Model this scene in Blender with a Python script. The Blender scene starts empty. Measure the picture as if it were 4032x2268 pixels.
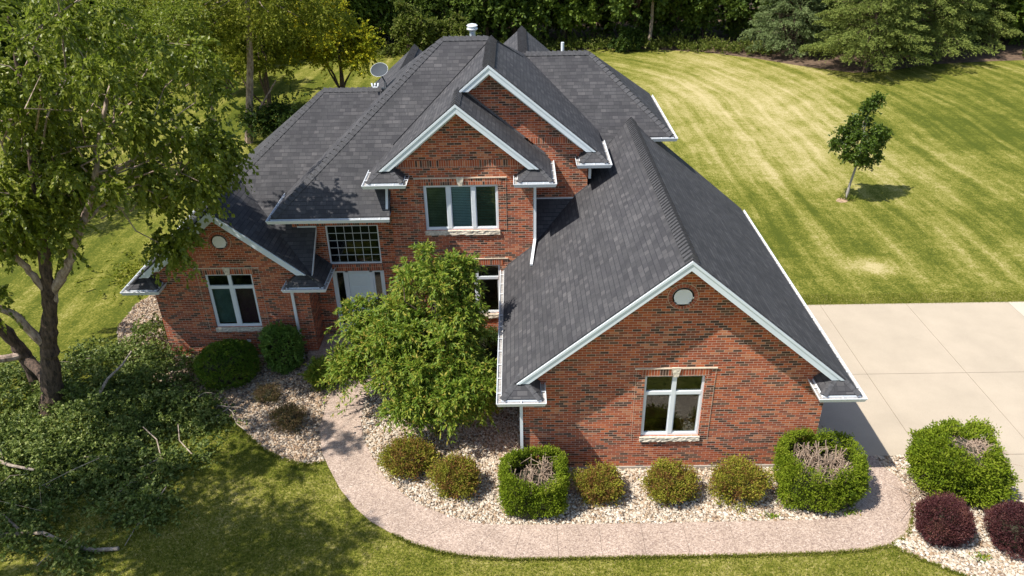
import bpy, math, random
import numpy as np
from mathutils import Vector, Matrix
from mathutils.geometry import tessellate_polygon
R = math.radians
scene = bpy.context.scene
col = scene.collection

# ------------------------------------------------------------------ camera
cam_d = bpy.data.cameras.new('camera'); cam = bpy.data.objects.new('camera', cam_d); col.objects.link(cam)
cam_d.sensor_width = 36.0; cam_d.lens = 3021.8 / 4032 * 36; cam_d.clip_start = 0.2; cam_d.clip_end = 2000
yaw, pit, rol = R(-.631), R(29.464), R(-1.198)
fw = Vector((math.sin(yaw)*math.cos(pit), math.cos(yaw)*math.cos(pit), -math.sin(pit)))
rt = Vector((math.cos(yaw), -math.sin(yaw), 0)); up = rt.cross(fw)
rt2 = math.cos(rol)*rt + math.sin(rol)*up; up2 = -math.sin(rol)*rt + math.cos(rol)*up
M = Matrix((rt2, up2, -fw)).transposed().to_4x4(); M.translation = Vector((0, 0, 14)); cam.matrix_world = M
scene.camera = cam
# ------------------------------------------------------------------ light
SUN = Vector((-.58, -.26, 1.0)).normalized()
elev = math.asin(SUN.z); az = math.atan2(SUN.x, SUN.y)
w = bpy.data.worlds.new('World'); scene.world = w; w.use_nodes = True
nt = w.node_tree; nt.nodes.clear()
sky = nt.nodes.new('ShaderNodeTexSky'); sky.sky_type = 'NISHITA'; sky.sun_disc = False
sky.sun_elevation = elev; sky.sun_rotation = az % (2*math.pi)
bg = nt.nodes.new('ShaderNodeBackground'); bg.inputs['Strength'].default_value = 0.125
wo = nt.nodes.new('ShaderNodeOutputWorld'); nt.links.new(sky.outputs[0], bg.inputs[0]); nt.links.new(bg.outputs[0], wo.inputs[0])
sd = bpy.data.lights.new('sun', 'SUN'); sd.energy = 5.0; sd.angle = R(0.53); sd.color = (1.0, .955, .88)
so = bpy.data.objects.new('sun', sd); col.objects.link(so); so.location = (-30, -20, 60)
so.rotation_euler = SUN.to_track_quat('Z', 'Y').to_euler()
scene.view_settings.view_transform = 'Standard'; scene.view_settings.look = 'None'
scene.view_settings.exposure = 0.42; scene.view_settings.gamma = 1.0
scene.cycles.max_bounces = 6; scene.cycles.transparent_max_bounces = 8

# ------------------------------------------------------------------ materials
def newmat(name):
    m = bpy.data.materials.new(name); m.use_nodes = True
    n = m.node_tree.nodes; n.clear()
    out = n.new('ShaderNodeOutputMaterial'); b = n.new('ShaderNodeBsdfPrincipled')
    m.node_tree.links.new(b.outputs[0], out.inputs[0])
    return m, m.node_tree, b, out
def N(nt, t, **kw):
    n = nt.nodes.new(t)
    for k_, v in kw.items():
        if k_ in n.inputs: n.inputs[k_].default_value = v
        else: setattr(n, k_, v)
    return n
def ramp(nt, stops, interp='LINEAR'):
    r = nt.nodes.new('ShaderNodeValToRGB'); cr = r.color_ramp; cr.interpolation = interp
    while len(cr.elements) < len(stops): cr.elements.new(0.5)
    for e, (p, c) in zip(cr.elements, stops): e.position = p; e.color = (*c, 1)
    return r
def mixc(nt, a, b, fac, mode='MIX'):
    m = nt.nodes.new('ShaderNodeMix'); m.data_type = 'RGBA'; m.blend_type = mode
    for i, v in ((6, a), (7, b), (0, fac)):
        if isinstance(v, bpy.types.NodeSocket): nt.links.new(v, m.inputs[i])
        elif isinstance(v, (int, float)): m.inputs[i].default_value = v
        else: m.inputs[i].default_value = (*v, 1)
    return m.outputs[2]
def bump(nt, b, h, strength=.3, dist=.02):
    n = N(nt, 'ShaderNodeBump'); n.inputs['Strength'].default_value = strength; n.inputs['Distance'].default_value = dist
    nt.links.new(h, n.inputs['Height']); nt.links.new(n.outputs[0], b.inputs['Normal'])
def texco(nt, kind='Object'): return nt.nodes.new('ShaderNodeTexCoord').outputs[kind]
def noise(nt, vec, scale, detail=4, rough=.55, dist=0):
    n = N(nt, 'ShaderNodeTexNoise', Scale=scale, Detail=detail, Roughness=rough, Distortion=dist)
    nt.links.new(vec, n.inputs['Vector']); return n.outputs['Fac']
def simple(name, c, rough=.6, var=.12, scale=6, metal=0, spec=.4, bumps=0):
    m, nt, b, o = newmat(name)
    v = texco(nt); f = noise(nt, v, scale, 5)
    c2 = tuple(x*(1-var) for x in c); c3 = tuple(min(1, x*(1+var)) for x in c)
    r = ramp(nt, [(.3, c2), (.7, c3)]); nt.links.new(f, r.inputs[0]); nt.links.new(r.outputs[0], b.inputs['Base Color'])
    b.inputs['Roughness'].default_value = rough; b.inputs['Metallic'].default_value = metal
    b.inputs['Specular IOR Level'].default_value = spec
    if bumps: bump(nt, b, f, bumps)
    return m
def brick_mat(name, soldier=False):
    m, nt, b, o = newmat(name)
    uv = texco(nt, 'UV')
    if soldier:
        mp = N(nt, 'ShaderNodeMapping'); mp.inputs['Rotation'].default_value = (0, 0, R(90)); nt.links.new(uv, mp.inputs[0]); uv = mp.outputs[0]
    # slight wobble of the courses
    br = N(nt, 'ShaderNodeTexBrick', Scale=1.0); br.offset = 0.0 if soldier else .5
    br.inputs['Color1'].default_value = (0, 0, 0, 1); br.inputs['Color2'].default_value = (1, 1, 1, 1); br.inputs['Mortar'].default_value = (.5, .5, .5, 1)
    br.inputs['Mortar Size'].default_value = .0055; br.inputs['Mortar Smooth'].default_value = .3
    br.inputs['Brick Width'].default_value = .21 if not soldier else .23; br.inputs['Row Height'].default_value = .0685
    nt.links.new(uv, br.inputs['Vector'])
    r = ramp(nt, [(0, (.045, .036, .034)), (.10, (.12, .072, .050)), (.18, (.25, .066, .038)), (.29, (.38, .083, .037)), (.44, (.48, .110, .043)),
                  (.59, (.58, .150, .055)), (.71, (.41, .090, .040)), (.81, (.60, .23, .115)), (.90, (.31, .105, .06)), (.95, (.12, .078, .058))], 'CONSTANT')
    nt.links.new(br.outputs['Color'], r.inputs[0])
    f = noise(nt, uv, 9, 6, .7); f2 = noise(nt, uv, .55, 3)
    c = mixc(nt, r.outputs[0], (.34, .145, .065), .17)
    rr = ramp(nt, [(.3, (.78, .78, .78)), (.7, (1.12, 1.1, 1.08))]); nt.links.new(f, rr.inputs[0]); c = mixc(nt, c, rr.outputs[0], 1.0, 'MULTIPLY')
    r2 = ramp(nt, [(.35, (.88, .86, .86)), (.65, (1.08, 1.05, 1.04))]); nt.links.new(f2, r2.inputs[0]); c = mixc(nt, c, r2.outputs[0], 1.0, 'MULTIPLY')
    c = mixc(nt, c, (.60, .44, .34), br.outputs['Fac'])
    nt.links.new(c, b.inputs['Base Color']); b.inputs['Roughness'].default_value = .85; b.inputs['Specular IOR Level'].default_value = .25
    inv = N(nt, 'ShaderNodeMath', operation='SUBTRACT'); inv.inputs[0].default_value = 1; nt.links.new(br.outputs['Fac'], inv.inputs[1])
    bump(nt, b, inv.outputs[0], .5, .006)
    return m
def shingle_mat():
    m, nt, b, o = newmat('asphalt_shingles')
    uv = texco(nt, 'UV')
    def br_(wd, off, fr):
        br = N(nt, 'ShaderNodeTexBrick', Scale=1.0); br.offset = off; br.offset_frequency = fr; br.squash = 1.35; br.squash_frequency = 3
        br.inputs['Color1'].default_value = (0, 0, 0, 1); br.inputs['Color2'].default_value = (1, 1, 1, 1); br.inputs['Mortar'].default_value = (.5, .5, .5, 1)
        br.inputs['Mortar Size'].default_value = .0058; br.inputs['Mortar Smooth'].default_value = .2
        br.inputs['Brick Width'].default_value = wd; br.inputs['Row Height'].default_value = .135
        nt.links.new(uv, br.inputs['Vector']); return br
    b1 = br_(.19, .37, 2); b2 = br_(.27, .61, 2)
    r = ramp(nt, [(0, (.054, .053, .057)), (.25, (.061, .060, .063)), (.5, (.068, .067, .070)), (.74, (.075, .073, .076)), (.90, (.088, .085, .087))], 'CONSTANT')
    nt.links.new(b1.outputs['Color'], r.inputs[0])
    r2 = ramp(nt, [(0, (.84, .84, .85)), (1, (1.14, 1.13, 1.13))]); nt.links.new(b2.outputs['Color'], r2.inputs[0])
    c = mixc(nt, r.outputs[0], r2.outputs[0], 1.0, 'MULTIPLY')
    f = noise(nt, uv, 120, 2, .8); r3 = ramp(nt, [(.3, (.7, .7, .7)), (.7, (1.3, 1.3, 1.3))]); nt.links.new(f, r3.inputs[0]); c = mixc(nt, c, r3.outputs[0], 1.0, 'MULTIPLY')
    f = noise(nt, uv, .8, 4, .6); r3 = ramp(nt, [(.3, (.80, .80, .81)), (.7, (1.18, 1.17, 1.16))]); nt.links.new(f, r3.inputs[0]); c = mixc(nt, c, r3.outputs[0], 1.0, 'MULTIPLY')
    # lower edge of every course: a thin shadow line painted dark
    sp = N(nt, 'ShaderNodeSeparateXYZ'); nt.links.new(uv, sp.inputs[0])
    md = N(nt, 'ShaderNodeMath', operation='FLOORED_MODULO'); nt.links.new(sp.outputs['Y'], md.inputs[0]); md.inputs[1].default_value = .135
    dv = N(nt, 'ShaderNodeMath', operation='DIVIDE'); nt.links.new(md.outputs[0], dv.inputs[0]); dv.inputs[1].default_value = .135
    edge = ramp(nt, [(0, (1, 1, 1)), (.10, (1, 1, 1)), (.14, (0, 0, 0))]); nt.links.new(dv.outputs[0], edge.inputs[0])
    ths = N(nt, 'ShaderNodeMath', operation='GREATER_THAN'); nt.links.new(b2.outputs['Color'], ths.inputs[0]); ths.inputs[1].default_value = .38
    mu = N(nt, 'ShaderNodeMath', operation='MULTIPLY'); nt.links.new(edge.outputs[0], mu.inputs[0]); nt.links.new(ths.outputs[0], mu.inputs[1])
    mu2 = N(nt, 'ShaderNodeMath', operation='MULTIPLY'); nt.links.new(mu.outputs[0], mu2.inputs[0]); mu2.inputs[1].default_value = .75
    c = mixc(nt, c, (.022, .022, .026), mu2.outputs[0])
    mf = N(nt, 'ShaderNodeMath', operation='MULTIPLY'); nt.links.new(b1.outputs['Fac'], mf.inputs[0]); mf.inputs[1].default_value = .8
    c = mixc(nt, c, (.03, .03, .034), mf.outputs[0])  # gaps between tabs; along the rows also a painted shadow line
    nt.links.new(c, b.inputs['Base Color']); b.inputs['Roughness'].default_value = .9; b.inputs['Specular IOR Level'].default_value = .35
    bump(nt, b, dv.outputs[0], .25, .008)
    return m
def leaf_mat(name, cols, trans=.3, rough=.45, spec=.4, tcol=(.25, .35, .04), patch=0.6, nsc=1.1):
    m, nt, b, o = newmat(name)
    at = N(nt, 'ShaderNodeAttribute'); at.attribute_name = 'rnd'; at.attribute_type = 'GEOMETRY'
    v = texco(nt); f = noise(nt, v, nsc, 3)
    ad = N(nt, 'ShaderNodeMath', operation='MULTIPLY_ADD'); nt.links.new(f, ad.inputs[0]); ad.inputs[1].default_value = patch; nt.links.new(at.outputs['Fac'], ad.inputs[2])
    sb = N(nt, 'ShaderNodeMath', operation='SUBTRACT'); nt.links.new(ad.outputs[0], sb.inputs[0]); sb.inputs[1].default_value = patch/2; sb.use_clamp = True
    n = len(cols); r = ramp(nt, [(i/(n-1), c) for i, c in enumerate(cols)]); nt.links.new(sb.outputs[0], r.inputs[0])
    nt.links.new(r.outputs[0], b.inputs['Base Color']); b.inputs['Roughness'].default_value = rough; b.inputs['Specular IOR Level'].default_value = spec
    tr = N(nt, 'ShaderNodeBsdfTranslucent'); tc = mixc(nt, r.outputs[0], tcol, .5); nt.links.new(tc, tr.inputs[0])
    mx = N(nt, 'ShaderNodeMixShader'); mx.inputs[0].default_value = trans
    nt.links.new(b.outputs[0], mx.inputs[1]); nt.links.new(tr.outputs[0], mx.inputs[2]); nt.links.new(mx.outputs[0], o.inputs[0])
    return m
def bark_mat(name, c1, c2, scale=8):
    m, nt, b, o = newmat(name)
    v = texco(nt); mp = N(nt, 'ShaderNodeMapping'); mp.inputs['Scale'].default_value = (1, 1, .35); nt.links.new(v, mp.inputs[0])
    f = noise(nt, mp.outputs[0], scale, 8, .7, .4); r = ramp(nt, [(.35, c1), (.62, c2)]); nt.links.new(f, r.inputs[0])
    nt.links.new(r.outputs[0], b.inputs['Base Color']); b.inputs['Roughness'].default_value = .9; bump(nt, b, f, .8, .04)
    return m
def glass_mat():
    m, nt, b, o = newmat('window_glass')
    b.inputs['Base Color'].default_value = (.02, .025, .025, 1); b.inputs['Roughness'].default_value = .03
    t = N(nt, 'ShaderNodeBsdfTransparent'); t.inputs[0].default_value = (.80, .84, .82, 1)
    g = N(nt, 'ShaderNodeBsdfGlossy'); g.inputs['Roughness'].default_value = .02; g.inputs[0].default_value = (.9, .95, .95, 1)
    fr = N(nt, 'ShaderNodeFresnel', IOR=1.45); mx = N(nt, 'ShaderNodeMixShader')
    nt.links.new(fr.outputs[0], mx.inputs[0]); nt.links.new(t.outputs[0], mx.inputs[1]); nt.links.new(g.outputs[0], mx.inputs[2]); nt.links.new(mx.outputs[0], o.inputs[0])
    return m
def aggregate_mat():
    m, nt, b, o = newmat('exposed_aggregate')
    v = texco(nt); vo = N(nt, 'ShaderNodeTexVoronoi', Scale=42.0); nt.links.new(v, vo.inputs['Vector'])
    sp = N(nt, 'ShaderNodeSeparateColor'); nt.links.new(vo.outputs['Color'], sp.inputs[0])
    r = ramp(nt, [(0, (.23, .165, .135)), (.22, (.33, .245, .195)), (.5, (.41, .31, .245)), (.8, (.47, .36, .285)), (1, (.58, .47, .39))]); nt.links.new(sp.outputs[0], r.inputs[0])
    f = noise(nt, v, 1.2, 4); r2 = ramp(nt, [(.3, (.86, .85, .84)), (.7, (1.1, 1.1, 1.1))]); nt.links.new(f, r2.inputs[0])
    c = mixc(nt, r.outputs[0], r2.outputs[0], 1.0, 'MULTIPLY'); nt.links.new(c, b.inputs['Base Color']); b.inputs['Roughness'].default_value = .9
    bump(nt, b, vo.outputs['Distance'], .5, .01)
    return m
def concrete_mat(name, c):
    m, nt, b, o = newmat(name)
    v = texco(nt); f = noise(nt, v, .7, 6, .6); f2 = noise(nt, v, 60, 3, .7)
    r = ramp(nt, [(.3, tuple(x*.89 for x in c)), (.7, tuple(x*1.05 for x in c))]); nt.links.new(f, r.inputs[0])
    r2 = ramp(nt, [(.35, (.9, .9, .9)), (.65, (1.06, 1.06, 1.06))]); nt.links.new(f2, r2.inputs[0])
    cc = mixc(nt, r.outputs[0], r2.outputs[0], 1.0, 'MULTIPLY')
    vo = noise(nt, v, 3.2, 8, .8, .5); r3 = ramp(nt, [(.66, (1, 1, 1)), (.74, (.72, .68, .62))]); nt.links.new(vo, r3.inputs[0]); cc = mixc(nt, cc, r3.outputs[0], .6, 'MULTIPLY')
    nt.links.new(cc, b.inputs['Base Color']); b.inputs['Roughness'].default_value = .85; bump(nt, b, f2, .15, .004)
    return m
def rock_mat(name):
    m, nt, b, o = newmat(name)
    at = N(nt, 'ShaderNodeAttribute'); at.attribute_name = 'rnd'
    r = ramp(nt, [(0, (.14, .11, .09)), (.15, (.34, .22, .13)), (.3, (.47, .34, .22)), (.5, (.56, .46, .35)), (.72, (.68, .60, .49)), (1, (.80, .75, .66))]); nt.links.new(at.outputs['Fac'], r.inputs[0])
    f = noise(nt, texco(nt), 30, 4); r2 = ramp(nt, [(.3, (.72, .70, .68)), (.7, (.93, .92, .90))]); nt.links.new(f, r2.inputs[0])
    nt.links.new(mixc(nt, r.outputs[0], r2.outputs[0], 1.0, 'MULTIPLY'), b.inputs['Base Color']); b.inputs['Roughness'].default_value = .8
    return m
def bed_mat():
    m, nt, b, o = newmat('gravel_bed')
    v = texco(nt); vo = N(nt, 'ShaderNodeTexVoronoi', Scale=16.0); nt.links.new(v, vo.inputs['Vector'])
    sp = N(nt, 'ShaderNodeSeparateColor'); nt.links.new(vo.outputs['Color'], sp.inputs[0])
    r = ramp(nt, [(0, (.12, .09, .07)), (.3, (.30, .22, .15)), (.7, (.48, .40, .32)), (1, (.6, .54, .46))]); nt.links.new(sp.outputs[0], r.inputs[0])
    nt.links.new(r.outputs[0], b.inputs['Base Color']); b.inputs['Roughness'].default_value = .9; bump(nt, b, vo.outputs['Distance'], 1, .03)
    return m
def lawn_mat():
    m, nt, b, o = newmat('mown_lawn')
    v = texco(nt); sp = N(nt, 'ShaderNodeSeparateXYZ'); nt.links.new(v, sp.inputs[0])
    def mth(op, a, b_=None, clamp=False):
        n = nt.nodes.new('ShaderNodeMath'); n.operation = op; n.use_clamp = clamp
        for i, x in enumerate((a, b_)):
            if x is None: continue
            if isinstance(x, bpy.types.NodeSocket): nt.links.new(x, n.inputs[i])
            else: n.inputs[i].default_value = x
        return n.outputs[0]
    X, Y = sp.outputs[0], sp.outputs[1]
    wob = noise(nt, v, .12, 2); wob = mth('MULTIPLY', mth('SUBTRACT', wob, .5), 1.2)
    # mowing passes run away from the drive and bend round in front of the wood
    dx = mth('MAXIMUM', mth('SUBTRACT', X, 2.0), 0.0); dy = mth('MULTIPLY', mth('MAXIMUM', mth('SUBTRACT', Y, 47.0), 0.0), .75)
    s = mth('ADD', mth('SQRT', mth('ADD', mth('MULTIPLY', dx, dx), mth('MULTIPLY', dy, dy))), wob)
    right = mth('GREATER_THAN', X, 2.0)
    sl = mth('ADD', mth('SUBTRACT', X, 2.0), wob)
    s = mth('ADD', mth('MULTIPLY', s, right), mth('MULTIPLY', sl, mth('SUBTRACT', 1.0, right)))
    st = mth('SINE', mth('MULTIPLY', s, 2*math.pi/1.15)); st = mth('ADD', mth('MULTIPLY', st, .5), .5)
    stn = noise(nt, v, .2, 2); st = mth('MULTIPLY', st, stn)
    cmb = nt.nodes.new('ShaderNodeCombineXYZ'); nt.links.new(s, cmb.inputs[0])
    band = noise(nt, cmb.outputs[0], .55, 3, .7)                       # broad uneven passes
    big = noise(nt, v, .085, 4, .6, .6); mid = noise(nt, v, .6, 5, .65); fine = noise(nt, v, 14, 4, .75); vf = noise(nt, v, 60, 2, .8)
    # dry zone on the open slope right of the house
    ddx = mth('MULTIPLY', mth('SUBTRACT', X, 14.0), 1/9.0); ddy = mth('MULTIPLY', mth('SUBTRACT', Y, 49.0), 1/17.0)
    dz = mth('SUBTRACT', 1.25, mth('SQRT', mth('ADD', mth('MULTIPLY', ddx, ddx), mth('MULTIPLY', ddy, ddy))), True)
    ex = mth('MULTIPLY', mth('SUBTRACT', X, 13.6), 1/1.3); ey = mth('MULTIPLY', mth('SUBTRACT', Y, 26.0), 1/1.1)
    dz2 = mth('SUBTRACT', 1.0, mth('SQRT', mth('ADD', mth('MULTIPLY', ex, ex), mth('MULTIPLY', ey, ey))), True)
    near = mth('LESS_THAN', Y, 15.0); fars = mth('MULTIPLY', mth('SUBTRACT', Y, 17.0), .12, True)
    cb2 = nt.nodes.new('ShaderNodeCombineXYZ'); nt.links.new(mth('MULTIPLY', s, 2.3), cb2.inputs[0]); nt.links.new(mth('MULTIPLY', Y, .16), cb2.inputs[1]); nt.links.new(mth('MULTIPLY', X, .10), cb2.inputs[2])
    streak = noise(nt, cb2.outputs[0], .8, 4, .65); gr = noise(nt, v, 3.5, 4, .7)
    dry = mth('ADD', mth('MULTIPLY', dz, .52), mth('MULTIPLY', mth('SUBTRACT', big, .47), .85))
    dry = mth('ADD', dry, mth('MULTIPLY', mth('SUBTRACT', mid, .5), .8)); dry = mth('ADD', dry, mth('MULTIPLY', mth('MULTIPLY', mth('SUBTRACT', streak, .5), 1.0), fars)); dry = mth('ADD', dry, mth('MULTIPLY', mth('SUBTRACT', gr, .5), .9))
    dry = mth('ADD', dry, mth('MULTIPLY', mth('MULTIPLY', mth('SUBTRACT', band, .5), 1.0), fars))
    dry = mth('ADD', dry, mth('MULTIPLY', mth('MULTIPLY', mth('SUBTRACT', st, .25), .28), fars))
    dry = mth('ADD', dry, mth('MULTIPLY', mth('SUBTRACT', fine, .5), 1.5))
    dry = mth('ADD', dry, mth('MULTIPLY', dz2, .8)); dry = mth('ADD', dry, mth('MULTIPLY', near, .14))
    dry = mth('ADD', dry, .17, True)
    r = ramp(nt, [(0, (.078, .098, .012)), (.2, (.140, .150, .020)), (.42, (.235, .225, .046)), (.66, (.375, .325, .120)), (1, (.53, .44, .23))]); nt.links.new(dry, r.inputs[0])
    r2 = ramp(nt, [(.25, (.68, .68, .66)), (.75, (1.25, 1.25, 1.22))]); nt.links.new(vf, r2.inputs[0])
    c = mixc(nt, r.outputs[0], r2.outputs[0], 1.0, 'MULTIPLY')
    nt.links.new(c, b.inputs['Base Color']); b.inputs['Roughness'].default_value = .95; b.inputs['Specular IOR Level'].default_value = .1
    hh = mth('ADD', mth('MULTIPLY', fine, .6), mth('MULTIPLY', vf, .4)); bump(nt, b, hh, .7, .06)
    return m
BRICK = brick_mat('red_brick'); SOLD = brick_mat('soldier_brick', True); SHIN = shingle_mat()
CAPM = simple('ridge_shingle', (.073, .072, .076), .9, .3, 14)
WHITE = simple('white_metal', (.76, .79, .81), .35, .03, 3); WHITE2 = simple('white_paint', (.70, .76, .80), .5, .04, 2)
VENTW = simple('vent_white', (.90, .87, .82), .5, .02, 3)
GUTIN = simple('gutter_inside', (.33, .31, .29), .8, .4, 20)
FLASH = simple('flashing', (.45, .47, .48), .4, .15, 6, .3)
STONE = simple('rock_face_limestone', (.66, .58, .46), .9, .35, 14, bumps=1.0); CREAM = simple('cream_mortar', (.66, .55, .42), .9, .2, 8)
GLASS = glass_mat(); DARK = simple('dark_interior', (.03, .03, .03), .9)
BLIND = simple('blind_slat', (.55, .72, .72), .5, .05); BLINDD = simple('blind_slat_dark', (.20, .25, .16), .6, .2); BLINDB = simple('blind_brown', (.26, .17, .11), .6, .2)
TEAL = simple('teal_cloth', (.12, .19, .19), .9, .25, 3); MAROON = simple('maroon_cloth', (.10, .045, .06), .9, .2, 3)
DOORM = simple('door_paint', (.66, .74, .76), .4, .03, 2); GREYD = simple('dish_grey', (.055, .065, .075), .9, .1, 3)
BARKD = bark_mat('dark_bark', (.022, .015, .011), (.15, .098, .068), 13); BARKB = bark_mat('birch_bark', (.16, .10, .075), (.52, .40, .32), 10)
WOODW = bark_mat('pale_wood', (.22, .165, .12), (.50, .41, .33), 9); TWIG = bark_mat('dead_twig', (.20, .13, .09), (.52, .40, .30), 12)
CONC = concrete_mat('driveway_concrete', (.46, .385, .29)); CONC2 = concrete_mat('new_concrete', (.56, .49, .39)); AGG = aggregate_mat()
ROCK = rock_mat('river_stone'); BED = bed_mat(); LAWN = lawn_mat()
JOINT = simple('joint_gap', (.10, .09, .075), .95); MULCH = simple('leaf_litter', (.13, .085, .055), .95, .5, 3, bumps=.8)
FOUND = simple('foundation_concrete', (.40, .36, .31), .9, .1)
L_BIRCH = leaf_mat('birch_leaf', [(.11, .14, .012), (.175, .215, .018), (.25, .29, .032), (.42, .42, .08)], .48, .4, .45)
L_BIRCH2 = leaf_mat('far_birch_leaf', [(.12, .145, .012), (.19, .21, .016), (.26, .27, .026), (.37, .34, .045)], .4, .55, .25)
L_ORN = leaf_mat('narrow_leaf', [(.075, .145, .012), (.12, .20, .018), (.18, .26, .028), (.29, .32, .038), (.38, .28, .05)], .3, .5, .3, patch=.35)
L_PILE = leaf_mat('cut_leaf', [(.045, .075, .018), (.11, .155, .032), (.18, .23, .05), (.42, .46, .15)], .3, .5, .3, patch=1.1, nsc=1.6)
L_ARB = leaf_mat('arborvitae', [(.070, .115, .008), (.13, .185, .010), (.19, .25, .014), (.25, .28, .03)], .2, .7, .15)
L_BOX = leaf_mat('boxwood', [(.045, .10, .010), (.075, .145, .012), (.12, .20, .016), (.22, .26, .02)], .2, .55, .25)
L_EUO = leaf_mat('burning_bush', [(.08, .16, .02), (.13, .23, .04), (.19, .30, .06)], .25, .5, .3)
L_SPI = leaf_mat('spirea', [(.19, .075, .035), (.25, .12, .04), (.24, .19, .03), (.22, .24, .025), (.40, .38, .05)], .25, .7, .15, patch=1.5, nsc=5.0)
L_BARB = leaf_mat('green_barberry', [(.09, .05, .035), (.12, .08, .04), (.08, .09, .03)], .2, .7, .15)
L_PURP = leaf_mat('purple_barberry', [(.030, .012, .013), (.060, .020, .022), (.105, .035, .036), (.16, .065, .05)], .15, .55, .25, (.2, .03, .04))
L_DARK = leaf_mat('yew', [(.022, .045, .008), (.038, .070, .010), (.06, .10, .016)], .15, .6, .2)
L_WOOD = leaf_mat('forest_leaf', [(.042, .072, .014), (.070, .115, .016), (.11, .165, .024), (.16, .21, .036)], .25, .6, .25)
L_YEL = leaf_mat('yellow_leaf', [(.14, .20, .012), (.24, .30, .016), (.46, .46, .022), (.78, .62, .04)], .4, .6, .25, (.5, .4, .04), .5)
L_SPR = leaf_mat('spruce_needle', [(.11, .15, .035), (.18, .22, .05), (.25, .28, .065)], .12, .7, .15)
L_SPRB = leaf_mat('blue_spruce_needle', [(.11, .155, .055), (.165, .215, .085), (.23, .27, .11)], .12, .7, .15)
L_WEED = leaf_mat('weed', [(.05, .07, .012), (.09, .12, .018), (.15, .18, .03), (.22, .20, .07)], .3, .6, .2)
L_SAP = leaf_mat('maple_leaf', [(.045, .080, .010), (.075, .125, .013), (.12, .18, .02)], .25, .4, .4)
GRASS = leaf_mat('grass_blade', [(.09, .12, .010), (.15, .175, .018), (.27, .27, .05), (.52, .43, .19)], .3, .7, .1)

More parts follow.
